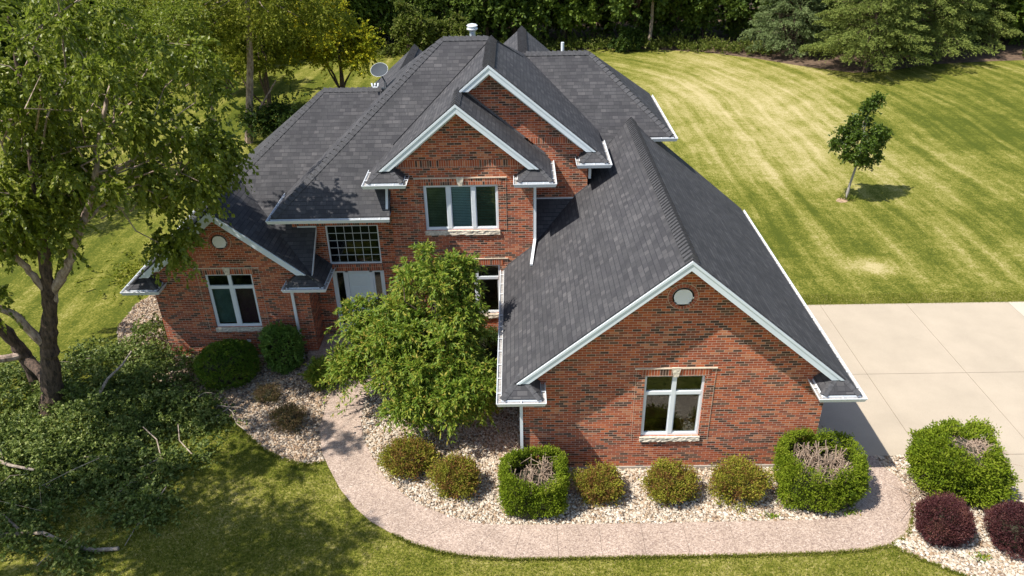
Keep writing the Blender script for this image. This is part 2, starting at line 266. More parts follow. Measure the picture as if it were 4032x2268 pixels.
# ------------------------------------------------------------------ object helpers
def tag(o, label=None, cat=None, group=None, kind=None):
    if label: o['label'] = label
    if cat: o['category'] = cat
    if group: o['group'] = group
    if kind: o['kind'] = kind
    return o
def empty(name, loc, label, cat, group=None):
    o = bpy.data.objects.new(name, None); col.objects.link(o); o.location = loc; o.empty_display_size = .3
    return tag(o, label, cat, group)
def link(name, me, parent=None):
    o = bpy.data.objects.new(name, me); col.objects.link(o)
    if parent is not None:
        o.parent = parent
        w_ = Vector((0, 0, 0)); p = parent
        while p is not None: w_ += p.location; p = p.parent
        o.location = -w_            # children are modelled in world coordinates
    return o
class MB:
    def __init__(s): s.v = []; s.f = []; s.uv = []
    def face(s, pts, uvs=None):
        pts = [Vector(p) for p in pts]; i = len(s.v); s.v += pts; s.f.append(tuple(range(i, i+len(pts))))
        if uvs is None:
            n = Vector((0, 0, 0))
            for a in range(len(pts)): n += (pts[a]-pts[0]).cross(pts[(a+1) % len(pts)]-pts[0])
            n = n.normalized() if n.length > 1e-12 else Vector((0, 0, 1))
            if abs(n.z) > .999: u, v_ = Vector((1, 0, 0)), Vector((0, 1, 0))
            else:
                u = Vector((0, 0, 1)).cross(n).normalized()
                if abs(u.x) > abs(u.y) and u.x < 0 or abs(u.y) >= abs(u.x) and u.y < 0: u = -u
                v_ = n.cross(u)
                if v_.z < 0: v_ = -v_
            uvs = [(p.dot(u), p.dot(v_)) for p in pts]
        s.uv.append(uvs); return s
    def box(s, x0, x1, y0, y1, z0, z1):
        p = [(x0, y0, z0), (x1, y0, z0), (x1, y1, z0), (x0, y1, z0), (x0, y0, z1), (x1, y0, z1), (x1, y1, z1), (x0, y1, z1)]
        for f in ((0, 3, 2, 1), (4, 5, 6, 7), (0, 1, 5, 4), (1, 2, 6, 5), (2, 3, 7, 6), (3, 0, 4, 7)): s.face([p[i] for i in f])
        return s
    def slab(s, poly, off):           # planar polygon extruded by the vector off
        poly = [Vector(p) for p in poly]; off = Vector(off)
        n = Vector((0, 0, 0))
        for a in range(len(poly)): n += (poly[a]-poly[0]).cross(poly[(a+1) % len(poly)]-poly[0])
        if n.dot(off) > 0: poly = poly[::-1]
        tr = tessellate_polygon([poly])
        nn = Vector((0, 0, 0))
        for a in range(len(poly)): nn += (poly[a]-poly[0]).cross(poly[(a+1) % len(poly)]-poly[0])
        for t in tr:
            q = [poly[i] for i in t]; m_ = (q[1]-q[0]).cross(q[2]-q[0])
            if m_.length < 1e-9: continue
            if m_.dot(nn) < 0: q = q[::-1]
            s.face(q); s.face([p+off for p in q[::-1]])
        for a in range(len(poly)):
            b = (a+1) % len(poly); s.face([poly[a], poly[a]+off, poly[b]+off, poly[b]])
        return s
    def tube(s, pts, rad, n=8, cap=True):
        pts = [Vector(p) for p in pts]; rings = []; prev = None
        for i, p in enumerate(pts):
            d = (pts[min(i+1, len(pts)-1)]-pts[max(i-1, 0)]).normalized()
            a = Vector((0, 0, 1)) if abs(d.z) < .9 else Vector((1, 0, 0))
            if prev is not None: a = prev
            u = (a - d*a.dot(d)).normalized(); prev = u; v_ = d.cross(u); r = rad[i] if hasattr(rad, '__len__') else rad
            rings.append([p+(u*math.cos(2*math.pi*k/n)+v_*math.sin(2*math.pi*k/n))*r for k in range(n)])
        for a in range(len(rings)-1):
            for k in range(n): s.face([rings[a][k], rings[a][(k+1) % n], rings[a+1][(k+1) % n], rings[a+1][k]], [(k, a), (k+1, a), (k+1, a+1), (k, a+1)])
        if cap: s.face(rings[0][::-1]); s.face(rings[-1])
        return s
    def sweep(s, prof, path, outward):   # prof (o,z); path list of xyz; outward = +1/-1 side of the path direction
        path = [Vector(p) for p in path]; rings = []
        for i, p in enumerate(path):
            ds = []
            if i > 0: ds.append((path[i]-path[i-1]).normalized())
            if i < len(path)-1: ds.append((path[i+1]-path[i]).normalized())
            ns = [Vector((d.y, -d.x, 0)).normalized()*outward for d in ds]
            nv = sum(ns, Vector((0, 0, 0))); nv = nv/ns[0].dot(nv) if len(ns) > 1 else ns[0]
            rings.append([p+nv*o+Vector((0, 0, z)) for o, z in prof])
        m_ = len(prof)
        for a in range(len(rings)-1):
            for k in range(m_): s.face([rings[a][k], rings[a][(k+1) % m_], rings[a+1][(k+1) % m_], rings[a+1][k]])
        s.face(rings[0][::-1]); s.face(rings[-1]); return s
    def build(s, name, mat, parent=None, smooth=False):
        me = bpy.data.meshes.new(name); me.from_pydata([tuple(p) for p in s.v], [], s.f)
        uvl = me.uv_layers.new(name='UVMap'); flat = [c for f in s.uv for uv in f for c in uv]; uvl.data.foreach_set('uv', flat)
        me.materials.append(mat)
        if smooth: me.polygons.foreach_set('use_smooth', [True]*len(me.polygons))
        me.update(); return link(name, me, parent)

def np_mesh(name, V, F, mat, parent=None, rnd=None, smooth=False):
    me = bpy.data.meshes.new(name); me.from_pydata(V.tolist(), [], F.tolist()); me.materials.append(mat)
    if rnd is not None:
        a = me.attributes.new('rnd', 'FLOAT', 'FACE'); a.data.foreach_set('value', rnd.astype(np.float32))
    if smooth: me.polygons.foreach_set('use_smooth', [True]*len(me.polygons))
    me.update(); return link(name, me, parent)
def nrm(a): return a/np.maximum(np.linalg.norm(a, axis=-1, keepdims=True), 1e-9)
def leaf_arrays(P, Dv, L, W, rng, upb=.8, fold=.12):
    n = len(P); Dv = nrm(Dv); L = np.broadcast_to(np.asarray(L, float), (n,))[:, None]*rng.uniform(.7, 1.25, (n, 1)); W = np.broadcast_to(np.asarray(W, float), (n,))[:, None]*rng.uniform(.75, 1.2, (n, 1))
    Rr = rng.normal(size=(n, 3)); Rr[:, 2] += upb*2; S = nrm(np.cross(Dv, nrm(Rr))); Nn = np.cross(S, Dv)
    V = np.empty((n, 4, 3)); V[:, 0] = P; V[:, 1] = P+Dv*L*.45+S*W*.5+Nn*fold*W; V[:, 2] = P+Dv*L; V[:, 3] = P+Dv*L*.45-S*W*.5+Nn*fold*W
    return V.reshape(-1, 3), np.arange(4*n).reshape(n, 4)
def leaves(name, P, Dv, L, W, mat, parent, rng, upb=.8, rnd=None, fold=.12):
    V, F = leaf_arrays(P, Dv, L, W, rng, upb, fold)
    if rnd is None: rnd = np.clip(rng.normal(.5, .24, len(P)), 0, 1)
    return np_mesh(name, V, F, mat, parent, rnd)
def twigs(S, Dv, Ln, m, droop, rng, spread=.8):
    n = len(S); t = rng.uniform(.08, 1, (n, m, 1)); Dv = nrm(Dv); Ln = np.broadcast_to(np.asarray(Ln, float).reshape(-1, 1, 1), (n, 1, 1))
    P = S[:, None]+Dv[:, None]*Ln*t; P[:, :, 2] -= (droop*Ln*t*t)[:, :, 0]
    T = np.broadcast_to(Dv[:, None], (n, m, 3)).copy(); T[:, :, 2] -= (2*droop*t)[:, :, 0]; T = nrm(T)
    T = T+rng.normal(size=T.shape)*spread
    return P.reshape(-1, 3), nrm(T.reshape(-1, 3))
def sph(n, rng): return nrm(rng.normal(size=(n, 3)))
def cluster_crown(cl, ntw, m, droop, rng, inner=.25, length=.85, spread=.8, upf=.2):
    Ps, Ds = [], []
    for c, r in cl:
        k = max(6, int(ntw)); d = sph(k, rng); d[:, 2] += upf; d = nrm(d)
        st = np.asarray(c)+d*r*inner*rng.uniform(.2, 1.4, (k, 1)); P, T = twigs(st, d, r*length*rng.uniform(.6, 1.15, k), m, droop, rng, spread); Ps.append(P); Ds.append(T)
    return np.concatenate(Ps), np.concatenate(Ds)
def ell_clusters(ells, n, rng, rr=(.5, .9), lo=.55):
    out = []
    for (c, rad), q in zip(ells, n):
        d = sph(q, rng); f = rng.uniform(lo, 1.0, (q, 1))**.7; p = np.asarray(c)+d*f*np.asarray(rad)
        out += [(p[i], rng.uniform(*rr)) for i in range(q)]
    return out
def limb_pts(a, b, rng, n=5, wob=.12, sag=0.0):
    a, b = np.asarray(a, float), np.asarray(b, float); L = np.linalg.norm(b-a); out = []
    for i in range(n+1):
        t = i/n; p = a+(b-a)*t
        if 0 < i < n: p = p+rng.normal(size=3)*wob*L*.3
        p[2] += sag*L*math.sin(math.pi*t); out.append(p)
    return out

# ================================================================== SETTING
def flat_poly(name, pts, z, mat, kind='structure'):
    mb = MB(); P = [Vector((x, y, z)) for x, y in pts]
    for t in tessellate_polygon([P]):
        q = [P[i] for i in t]
        if (q[1]-q[0]).cross(q[2]-q[0]).z < 0: q = q[::-1]
        mb.face(q)
    o = mb.build(name, mat); o['kind'] = kind; return o
g = MB(); g.face([(-400, -200, 0), (400, -200, 0), (400, 600, 0), (-400, 600, 0)]); lawn = g.build('lawn', LAWN); lawn['kind'] = 'structure'

# front walk: paired edges (outer, inner)
outer = [(-5.70, 20.2), (-5.66, 19.1), (-5.71, 18.0), (-5.70, 16.9), (-5.42, 15.9), (-5.107, 15.3), (-4.65, 14.5), (-4.15, 13.85), (-3.70, 13.40), (-3.1, 12.98), (-2.55, 12.66), (-1.9, 12.42), (-1.2, 12.27), (-.25, 12.19), (.8, 12.19), (1.8, 12.20), (2.8, 12.21), (3.8, 12.21), (4.9, 12.22), (6.0, 12.24), (7.0, 12.27), (7.8, 12.33), (8.45, 12.46), (8.95, 12.78), (9.28, 13.25), (9.5, 13.75), (9.62, 14.2), (9.52, 14.7), (9.30, 15.1), (9.27, 15.43)]
inner = [(-4.45, 20.2), (-4.50, 19.2), (-4.62, 18.1), (-4.58, 17.2), (-4.38, 16.4), (-3.98, 15.6), (-3.55, 14.85), (-3.10, 14.35), (-2.65, 13.95), (-2.1, 13.65), (-1.6, 13.42), (-1.1, 13.28), (-.6, 13.22), (0.0, 13.2), (.8, 13.2), (1.8, 13.2), (2.8, 13.2), (3.8, 13.21), (4.9, 13.22), (6.0, 13.23), (7.0, 13.25), (7.5, 13.3), (7.9, 13.45), (8.1, 13.65), (8.2, 13.9), (8.22, 14.1), (8.22, 14.4), (8.22, 14.8), (8.22, 15.1), (8.22, 15.43)]
mb = MB()
for i in range(len(outer)-1):
    o0, o1, i0, i1 = [Vector((*p, 0)) for p in (outer[i], outer[i+1], inner[i], inner[i+1])]
    gap = .007 if i in (0, 2, 4, 6, 8, 10, 12, 13, 14, 15, 16, 17, 18, 19, 20) else 0
    e0 = (o1-o0).normalized()*gap; e1 = (i1-i0).normalized()*gap
    top = [o0+e0, o1-e0*0, i1-e1*0, i0+e1]; top = [Vector((p.x, p.y, .035)) for p in top]
    mb.slab(top, (0, 0, -.033))
walk = mb.build('front_path', AGG); walk['kind'] = 'structure'
flat_poly('path_base', outer+inner[::-1], .006, JOINT)
# drive: slabs with joints
mb = MB(); xs = [7.46, 10.545, 13.55, 17.1, 21.0, 26.0]; ys = [15.43, 19.06, 23.2]; gp = .008
for a in range(len(xs)-1):
    for b_ in range(len(ys)-1):
        if a >= 3 and b_ == 1: continue
        mb.box(xs[a]+gp, xs[a+1]-gp, ys[b_]+gp, ys[b_+1]-gp, .002, .03)
mb.slab([(11.35, 15.42, .03), (12.2, 14.4, .03), (12.45, 13.5, .03), (13.3, 12.6, .03), (15, 11.4, .03), (17, 10.8, .03), (21, 10.8, .03), (21, 15.42, .03)], (0, 0, -.028))
dr = mb.build('driveway', CONC); dr['kind'] = 'structure'
mb = MB(); mb.box(17.11, 21, 19.07, 23.19, .002, .031); mb.box(21.02, 26, 19.07, 23.19, .002, .031); d2 = mb.build('driveway_new_slab', CONC2); d2['kind'] = 'structure'
flat_poly('driveway_base', [(7.4, 15.42), (26, 15.42), (26, 23.2), (7.4, 23.2)], .0012, JOINT)
# gravel beds
bedL = [(-13.9, 22.4), (-13.95, 24.0), (-13.4, 25.2), (-12.7, 26.6), (-11.9, 30), (-11.2, 30), (-11.22, 20.48), (-6.48, 20.48), (-6.48, 20.2), (-5.70, 20.2), (-5.66, 19.1), (-5.71, 18.0), (-5.70, 16.9), (-5.42, 15.9), (-5.25, 15.5), (-5.6, 15.44), (-5.95, 15.455), (-6.55, 15.73), (-7.0, 16.02), (-7.4, 16.39), (-8.22, 17.26), (-9.2, 18.0), (-10.6, 18.8), (-12.0, 19.6), (-13.2, 20.9)]
bedM = [(-4.45, 20.2)] + inner[1:22] + [(7.9, 13.45), (8.1, 13.65), (8.2, 13.9), (8.22, 15.43), (7.5, 15.43), (7.46, 15.1), (0, 15.1), (0, 20.95), (-3.77, 20.95), (-3.77, 20.2)]
bedR = [(9.27, 15.43), (9.30, 15.1), (9.52, 14.7), (9.62, 14.2), (9.5, 13.75), (9.28, 13.25), (8.95, 12.78), (8.45, 12.46), (8.9, 12.1), (9.5, 11.7), (10.2, 11.35), (11.2, 11.05), (12.6, 10.9), (14.2, 11.1), (15, 11.4), (13.3, 12.6), (12.45, 13.5), (12.2, 14.4), (11.35, 15.42)]
def inside(P, poly):
    x, y = P[:, 0], P[:, 1]; c = np.zeros(len(P), bool); j = len(poly)-1
    for i in range(len(poly)):
        xi, yi = poly[i]; xj, yj = poly[j]
        cond = ((yi > y) != (yj > y)) & (x < (xj-xi)*(y-yi)/((yj-yi) if yj != yi else 1e-9)+xi); c ^= cond; j = i
    return c
rng = np.random.default_rng(5)
OCT = np.array([(1, 0, 0), (0, 1, 0), (-1, 0, 0), (0, -1, 0), (0, 0, 1), (0, 0, -1)], float); OF = np.array([(0, 1, 4), (1, 2, 4), (2, 3, 4), (3, 0, 4), (1, 0, 5), (2, 1, 5), (3, 2, 5), (0, 3, 5)])
def rocks(name, poly, dens, label, size=.035, tint=0.0):
    a = np.array(poly); lo, hi = a.min(0), a.max(0); n = int((hi-lo).prod()*dens); P = rng.uniform(lo, hi, (n, 2)); P = P[inside(P, poly)]; n = len(P)
    s = size*rng.uniform(.55, 1.5, (n, 1, 1))*np.stack([rng.uniform(.8, 1.35, n), rng.uniform(.7, 1.1, n), rng.uniform(.45, .8, n)], 1)[:, None]
    V = OCT[None]*s*rng.uniform(.75, 1.25, (n, 6, 1)); th = rng.uniform(0, 6.28, n); ph = rng.normal(0, .4, n)
    c, s_ = np.cos(th)[:, None], np.sin(th)[:, None]; x = V[..., 0]*c-V[..., 1]*s_; y = V[..., 0]*s_+V[..., 1]*c; z = V[..., 2]+x*np.sin(ph)[:, None]*.6
    V = np.stack([x, y, z], -1); V[..., 0] += P[:, :1]; V[..., 1] += P[:, 1:]; V[..., 2] += rng.uniform(.008, .045, (n, 1))
    F = (OF[None]+6*np.arange(n)[:, None, None]).reshape(-1, 3); rn = np.repeat(np.clip(rng.beta(2.2, 1.6, n)+tint, 0, 1), 8)
    o = np_mesh(name, V.reshape(-1, 3), F, ROCK, None, rn); return tag(o, label, 'gravel', kind='stuff')
for pl, nm, lb, tn in ((bedL, 'stones_by_left_wing', 'tan and grey river stones bedding the shrubs before the left brick wing', -.30), (bedM, 'stones_by_garage', 'white and tan river stones between the garage wall and the curved walk', -.04), (bedR, 'stones_by_drive', 'white river stones round the purple barberries beside the drive', .02)):
    b_ = flat_poly('gravel_bed', pl, .004, BED); rocks('river_stones', pl, 560, lb, .036, tn)
# leaf litter under the spruces
flat_poly('forest_floor', [(-90, 66), (-30, 64.5), (-5, 64), (10, 64.2), (15, 62.5), (18.5, 60), (21, 57.5), (24, 55.2), (27, 55.6), (30, 57.2), (35, 57.8), (45, 58.5), (90, 60), (90, 130), (-90, 130)], .006, MULCH)
# short grass blades near the camera
def blades(n, x0, x1, y0, y1, h, avoid):
    P = rng.uniform((x0, y0), (x1, y1), (n, 2)); keep = np.ones(n, bool)
    for pl in avoid: keep &= ~inside(P, pl)
    P = P[keep]; n = len(P); P3 = np.column_stack([P, np.zeros(n)]); d = rng.normal(size=(n, 3))*.45; d[:, 2] = 1
    return leaves('grass_blades', P3, d, h, .016, GRASS, None, rng, 0, np.clip(rng.normal(.48, .27, n), 0, 1), 0)
gb = blades(190000, -11.5, 11.5, 10.3, 19.0, .055, [outer+inner[::-1], bedL, bedM, bedR, [(0, 13), (8.3, 13), (8.3, 21), (0, 21)], [(8.4, 15.4), (26, 15.4), (26, 23.2), (8.4, 23.2)], [(11.3, 15.5), (12.5, 13.5), (15, 11.4), (21, 10.8), (21, 16)]])
tag(gb, 'short yellow green grass blades of the front lawn', 'grass', kind='stuff')
P = rng.uniform((8.3, 23.12), (30, 24.0), (26000, 2)); P[:, 1] = 23.14+(P[:, 1]-23.12)**1.6; d = rng.normal(size=(len(P), 3))*.5; d[:, 2] = 1
tag(leaves('grass_blades', np.column_stack([P, np.zeros(len(P))]), d, .045, .02, GRASS, None, rng, 0, None, 0), 'ragged grass along the far edge of the concrete drive', 'grass', kind='stuff')
def edge_grass(line, n, off):
    a = np.array(line, float); seg = np.diff(a, axis=0); L = np.hypot(seg[:, 0], seg[:, 1]); k = rng.choice(len(seg), n, p=L/L.sum()); t = rng.random(n)[:, None]; nn = np.column_stack([seg[:, 1], -seg[:, 0]])/L[:, None]
    return a[k]+seg[k]*t+nn[k]*(off*np.abs(rng.normal(0, .035, n))-.01*off)[:, None]
P = np.concatenate([edge_grass(outer[9:26], 9000, 1), edge_grass(bedL[14:25], 6000, -1), edge_grass([(8.45, 12.46), (8.9, 12.1), (9.5, 11.7), (10.2, 11.35), (11.2, 11.05)], 2500, 1)]); d = rng.normal(size=(len(P), 3))*.5; d[:, 2] = .8
tag(leaves('grass_blades', np.column_stack([P, np.zeros(len(P))]), d, .075, .02, GRASS, None, rng, 0, None, 0), 'longer grass lapping over the edges of the walk and the stone beds', 'grass', kind='stuff')
# ================================================================== HOUSE
K = 10/12
house = empty('brick_house', (0, 20, 0), 'red brick two storey house with steep dark grey shingle roofs and white trim', 'house')
def wall(name, axis, pos, outline, holes, thick, mat=BRICK, parent=house):
    """axis 'y': u = x, front face at y = pos, body behind; axis 'x': u = y, face at x = pos, body on the +thick side."""
    def P(u, z, d): return Vector((u, pos+d, z)) if axis == 'y' else Vector((pos+d, u, z))
    mb = MB(); loops = [[Vector((u, z, 0)) for u, z in outline]]+[[Vector((a, c, 0)), Vector((b_, c, 0)), Vector((b_, e, 0)), Vector((a, e, 0))] for a, b_, c, e in holes]
    allp = [p for l in loops for p in l]; want = Vector((0, -1, 0)) if axis == 'y' else Vector((-1 if thick > 0 else 1, 0, 0))
    for t in tessellate_polygon(loops):
        q = [allp[i] for i in t]
        for d, wn in ((0, want), (thick, -want)):
            f = [P(p.x, p.y, d) for p in q]; n = (f[1]-f[0]).cross(f[2]-f[0])
            if n.length < 1e-9: continue
            if n.dot(wn) < 0: f = f[::-1]
            mb.face(f)
    for l in loops:
        for a in range(len(l)):
            p, q = l[a], l[(a+1) % len(l)]; mb.face([P(p.x, p.y, 0), P(q.x, q.y, 0), P(q.x, q.y, thick), P(p.x, p.y, thick)])
    return mb.build(name, mat, parent)
def gable_outline(x0, x1, zb, xc, za, ze):
    # walls stop .1 under the roof surface  za = roof height at xc
    zl = za-K*(xc-x0)-.1; zr = za-K*(x1-xc)-.1
    return [(x0, zb), (x1, zb), (x1, zr), (xc, za-.1), (x0, zl)]
GZ, GX = 6.37, 3.74; LZ, LX = 5.34, -8.84; C3Z, C3X = 8.18, -1.67; C2Z, C2X = 8.93, -.77
YG, YL, YE, Y3, Y2 = 15.10, 20.48, 21.40, 20.95, 22.15
wG = wall('front_wall', 'y', YG, gable_outline(0, 7.46, .1, GX, GZ, 0), [(3.01, 4.47, 1.09, 2.97)], .22)
tag(wG, 'gabled front wall of the garage wing')
wL = wall('front_wall', 'y', YL, gable_outline(-11.22, -6.48, .1, LX, LZ, 0), [(-9.56, -8.12, 1.17, 3.06)], .22); tag(wL, 'gabled front wall of the left wing')
w3 = wall('front_wall', 'y', Y3, gable_outline(-3.77, .44, .1, C3X, C3Z, 0), [(-2.77, -.58, 4.19, 5.64), (-2.77, -.59, 1.24, 3.0)], .22); tag(w3, 'tall gabled wall with the triple window')
w2 = wall('front_wall', 'y', Y2, [(-1.6, 3.0), (2.14, 3.0), (2.14, C2Z-K*2.91-.1), (C2X, C2Z-.1), (-1.6, C2Z-K*.83-.1)], [], .22); tag(w2, 'upper gable wall set back behind the triple window gable')
wE = wall('front_wall', 'y', YE, [(-6.93, .1), (-3.70, .1), (-3.70, 5.0), (-6.93, 5.0)], [(-5.94, -4.31, 2.86, 4.20), (-5.94, -4.28, .26, 2.62)], .22); tag(wE, 'recessed entry wall')
for nm, pos, u0, u1, z0, z1, th in (('side_wall', 0.0, YG+.22, Y3, .1, 2.9, .2), ('side_wall', 7.46, YG+.22, 25.0, .1, 2.9, -.2), ('side_wall', -11.22, YL+.22, 30.2, .1, 3.2, .2), ('side_wall', -6.48, YL+.22, YE, .1, 3.2, -.2),
                                ('side_wall', -6.93, YE+.22, 29.5, .1, 5.0, .2), ('side_wall', -3.77, Y3+.22, 23.0, .1, 6.2, .2), ('side_wall', .44, Y3+.22, Y2, 2.6, 6.2, -.2), ('side_wall', 2.14, Y2+.22, 24.8, 3.0, 6.2, -.2), ('side_wall', 4.65, 24.98, 28.8, .1, 5.75, -.2)):
    wall(nm, 'x', pos, [(u0, z0), (u1, z0), (u1, z1), (u0, z1)], [], th)
for x0, x1, Y, z in ((2.14, 4.65, 24.78, 5.75), (.3, 4.65, 28.8, 5.75), (-11.22, -6.93, 30.0, 2.9), (-6.93, .3, 29.3, 5.0)): wall('rear_wall', 'y', Y, [(x0, .1), (x1, .1), (x1, z), (x0, z)], [], .2)
wall('rear_wall', 'y', 31.0, [(-2.3, .1), (2.8, .1), (2.8, 5.9), (.25, 7.95), (-2.3, 5.8)], [], .2); wall('rear_wall', 'y', 31.3, [(-7.6, .1), (-2.5, .1), (-2.5, 6.0), (-4.05, 7.25), (-7.6, 4.3)], [], .2)
wall('rear_wall', 'y', 25.0, [(4.85, .1), (7.26, .1), (7.26, 3.3), (4.85, 5.3)], [], .2)
mb = None
for a_, b_, c_ in ((.02, 7.44, YG), (-11.2, -6.5, YL), (-3.75, -.02, Y3)): MB().box(a_, b_, c_-.03, c_+.25, -.2, .098).build('foundation', FOUND, house)
# --- roofs
T = .05
def roof(label, polys, caps=(), thick=T):
    mb = MB()
    for p in polys: mb.slab(p, (0, 0, -thick))
    o = mb.build('roof', SHIN, house); o['label'] = label
    for c in caps: ridge_cap(o, *c)
    return o
def ridge_cap(parent, p0, p1, n1, n2, wd=.15, h=.03, step=.17):
    """overlapping bent cap shingles from p0 (low end) to p1; n1, n2 the normals of the two slopes"""
    p0, p1 = Vector(p0), Vector(p1); d = (p1-p0); L = d.length; d.normalize(); n1 = Vector(n1).normalized(); n2 = Vector(n2).normalized(); upn = (n1+n2).normalized()
    def side(n):
        s = n.cross(d).normalized()
        return s if s.dot(upn) < 0 else -s
    s1, s2 = side(n1), side(n2)
    if s1.dot(s2) > .98: return
    mb = MB(); k = max(1, int(L/step)); rr = random.Random(int(L*1000))
    for i in range(k):
        a = p0+d*(L*i/k); b_ = p0+d*(L*(i+1.12)/k if i < k-1 else L); ha, hb = h+rr.uniform(0, .008), h*.35
        A = [a+s1*wd+n1*ha*.7, a+upn*ha*1.3, a+s2*wd+n2*ha*.7]; B = [b_+s1*wd+n1*hb*.7, b_+upn*hb*1.3, b_+s2*wd+n2*hb*.7]; lo = [a+s1*wd-n1*.004, a-upn*.01, a+s2*wd-n2*.004]; lob = [b_+s1*wd-n1*.004, b_+upn*0, b_+s2*wd-n2*.004]
        mb.face([A[0], A[1], B[1], B[0]]); mb.face([A[1], A[2], B[2], B[1]]); mb.face([lo[0], lo[1], A[1], A[0]]); mb.face([lo[1], lo[2], A[2], A[1]])
        mb.face([lo[0], A[0], B[0], lob[0]]); mb.face([A[2], lo[2], lob[2], B[2]])
    return mb.build('ridge_cap', CAPM, parent)
nL, nR, nF, nB = (-K, 0, 1), (K, 0, 1), (0, -K, 1), (0, K, 1)
EZ = 2.87
roof('long gabled roof of the garage wing', [
    [(-.46, 14.66, EZ), (3.74, 14.66, GZ), (3.74, 24.84, GZ), (2.2, 23.2, GZ-K*1.54), (2.2, 22.15, GZ-K*1.54), (.44, 22.15, GZ-K*3.3), (.44, Y3, GZ-K*3.3), (-.46, Y3, EZ)],
    [(7.94, 14.66, EZ), (7.94, 25.2, EZ), (3.74, 25.2, GZ), (3.74, 14.66, GZ)]], [((3.74, 14.72, GZ), (3.74, 24.75, GZ), nL, nR, .19, .07, .155)])
roof('low hipped and gabled roof of the left wing', [
    [(-11.8, 20.08, EZ), (-8.84, 20.08, LZ), (-8.84, 22.8, LZ), (-6.39, 25.25, 7.38), (-11.8, 30.66, EZ)],
    [(-8.84, 20.08, LZ), (-5.876, 20.08, EZ), (-5.876, YE, EZ), (-7.44, YE, 4.17), (-8.84, 22.8, LZ)]], [((-8.84, 20.12, LZ), (-8.84, 22.7, LZ), nL, nR, .17, .045), ((-8.80, 22.84, LZ+.03), (-6.45, 25.19, 7.33), nL, nF, .15, .03)])
roof('low front slope left of the tall hip', [[(-8.84, 22.8, LZ), (-6.39, 25.25, 7.38), (-4.0, 25.25, 7.38), (-6.93, 22.3, 7.38-K*2.95), (-6.93, YE, 4.172), (-6.2, YE, 4.172), (-6.2, 20.16, 3.138)],
     [(-6.39, 25.25, 7.38), (-4.05, 25.25, 7.38), (-9.46, 30.66, EZ), (-11.8, 30.66, EZ)]], [((-6.35, 25.25, 7.38), (-4.15, 25.25, 7.38), nF, nB, .15, .035)])
roof('rear left gabled roof', [[(-4.05, 25.25, 7.38), (-4.05, 31.7, 7.38), (-8.2, 31.7, 7.38-K*4.15), (-8.2, 29.4, 7.38-K*4.15)], [(-4.05, 25.25, 7.38), (-4.05, 31.7, 7.38), (-1, 31.7, 7.38-K*3.05), (-1, 25.25, 7.38-K*3.05)]], [((-4.05, 26.6, 7.38), (-4.05, 31.7, 7.38), nL, nR, .17, .07)])
roof('tall hipped roof over the entry', [[(-7.16, 20.3, 4.98), (-3.72, 20.3, 4.98), (-3.72, 22.13, 6.50), (-.75, 25.1, 8.98), (-2.36, 25.1, 8.98)], [(-7.16, 20.3, 4.98), (-2.36, 25.1, 8.98), (-7.16, 29.9, 4.98)],
     [(-7.16, 29.9, 4.98), (-2.36, 25.1, 8.98), (-.75, 25.1, 8.98), (.25, 26.15, 8.1), (.25, 29.9, 4.98)]], [((-7.12, 20.34, 5.01), (-2.42, 25.04, 8.93), nL, nF, .15, .035), ((-2.3, 25.1, 8.98), (-.85, 25.1, 8.98), nF, nB, .15, .04)])
roof('steep front roof joining the two brick gables', [
    [(-4.28, 20.55, 6.0), (-1.67, 20.55, C3Z), (-1.67, 21.75, C3Z), (-.77, 21.75, C2Z), (-.77, 25.1, C2Z), (-4.28, 21.58, 6.0)],
    [(-1.67, 20.55, C3Z), (.98, 20.55, C3Z-K*2.65), (.98, Y2, C3Z-K*2.65), (-1.67, Y2, C3Z)],
    [(-.77, 21.75, C2Z), (2.66, 21.75, C2Z-K*3.43), (2.66, 24.49, C2Z-K*3.43), (.3, 26.86, C2Z-K*1.07), (-.77, 25.1, C2Z)]],
     [((-1.67, 20.6, C3Z), (-1.67, 22.1, C3Z), nL, nR, .15, .035), ((-.77, 21.8, C2Z), (-.77, 25.3, C2Z), nL, nR, .19, .075, .155)])
roof('hipped roof at the rear right', [
    [(-.2, 26.83, 8.08), (2.54, 26.83, 8.08), (5.12, 24.28, 5.9), (3.18, 24.28, 5.9), (2.0, 23.08, 4.90), (-.2, 23.1, 4.97)],
    [(2.54, 26.83, 8.08), (5.12, 29.38, 5.9), (5.12, 24.28, 5.9)], [(2.54, 26.83, 8.08), (-.2, 26.83, 8.08), (-.2, 29.38, 5.9), (5.12, 29.38, 5.9)]],
     [((.35, 26.83, 8.08), (2.5, 26.83, 8.08), nF, nB, .15, .045), ((5.08, 24.32, 5.93), (2.6, 26.77, 8.03), nR, nF, .15, .03)])
roof('rear gabled roof', [[(.25, 26.83, 8.08), (.25, 31.3, 8.08), (-2.7, 31.3, 8.08-K*2.95), (-2.7, 26.83, 8.08-K*2.95)], [(.25, 26.83, 8.08), (.25, 31.3, 8.08), (3.2, 31.3, 8.08-K*2.95), (3.2, 29.8, 8.08-K*2.95)]], [((.25, 26.95, 8.08), (.25, 31.3, 8.08), nL, nR, .19, .075)])
roof('small shaded saddle roof beside the garage slope', [[(.44, Y2, 4.67), (1.70, Y2, 4.67), (.44, 20.96, 3.64)]])
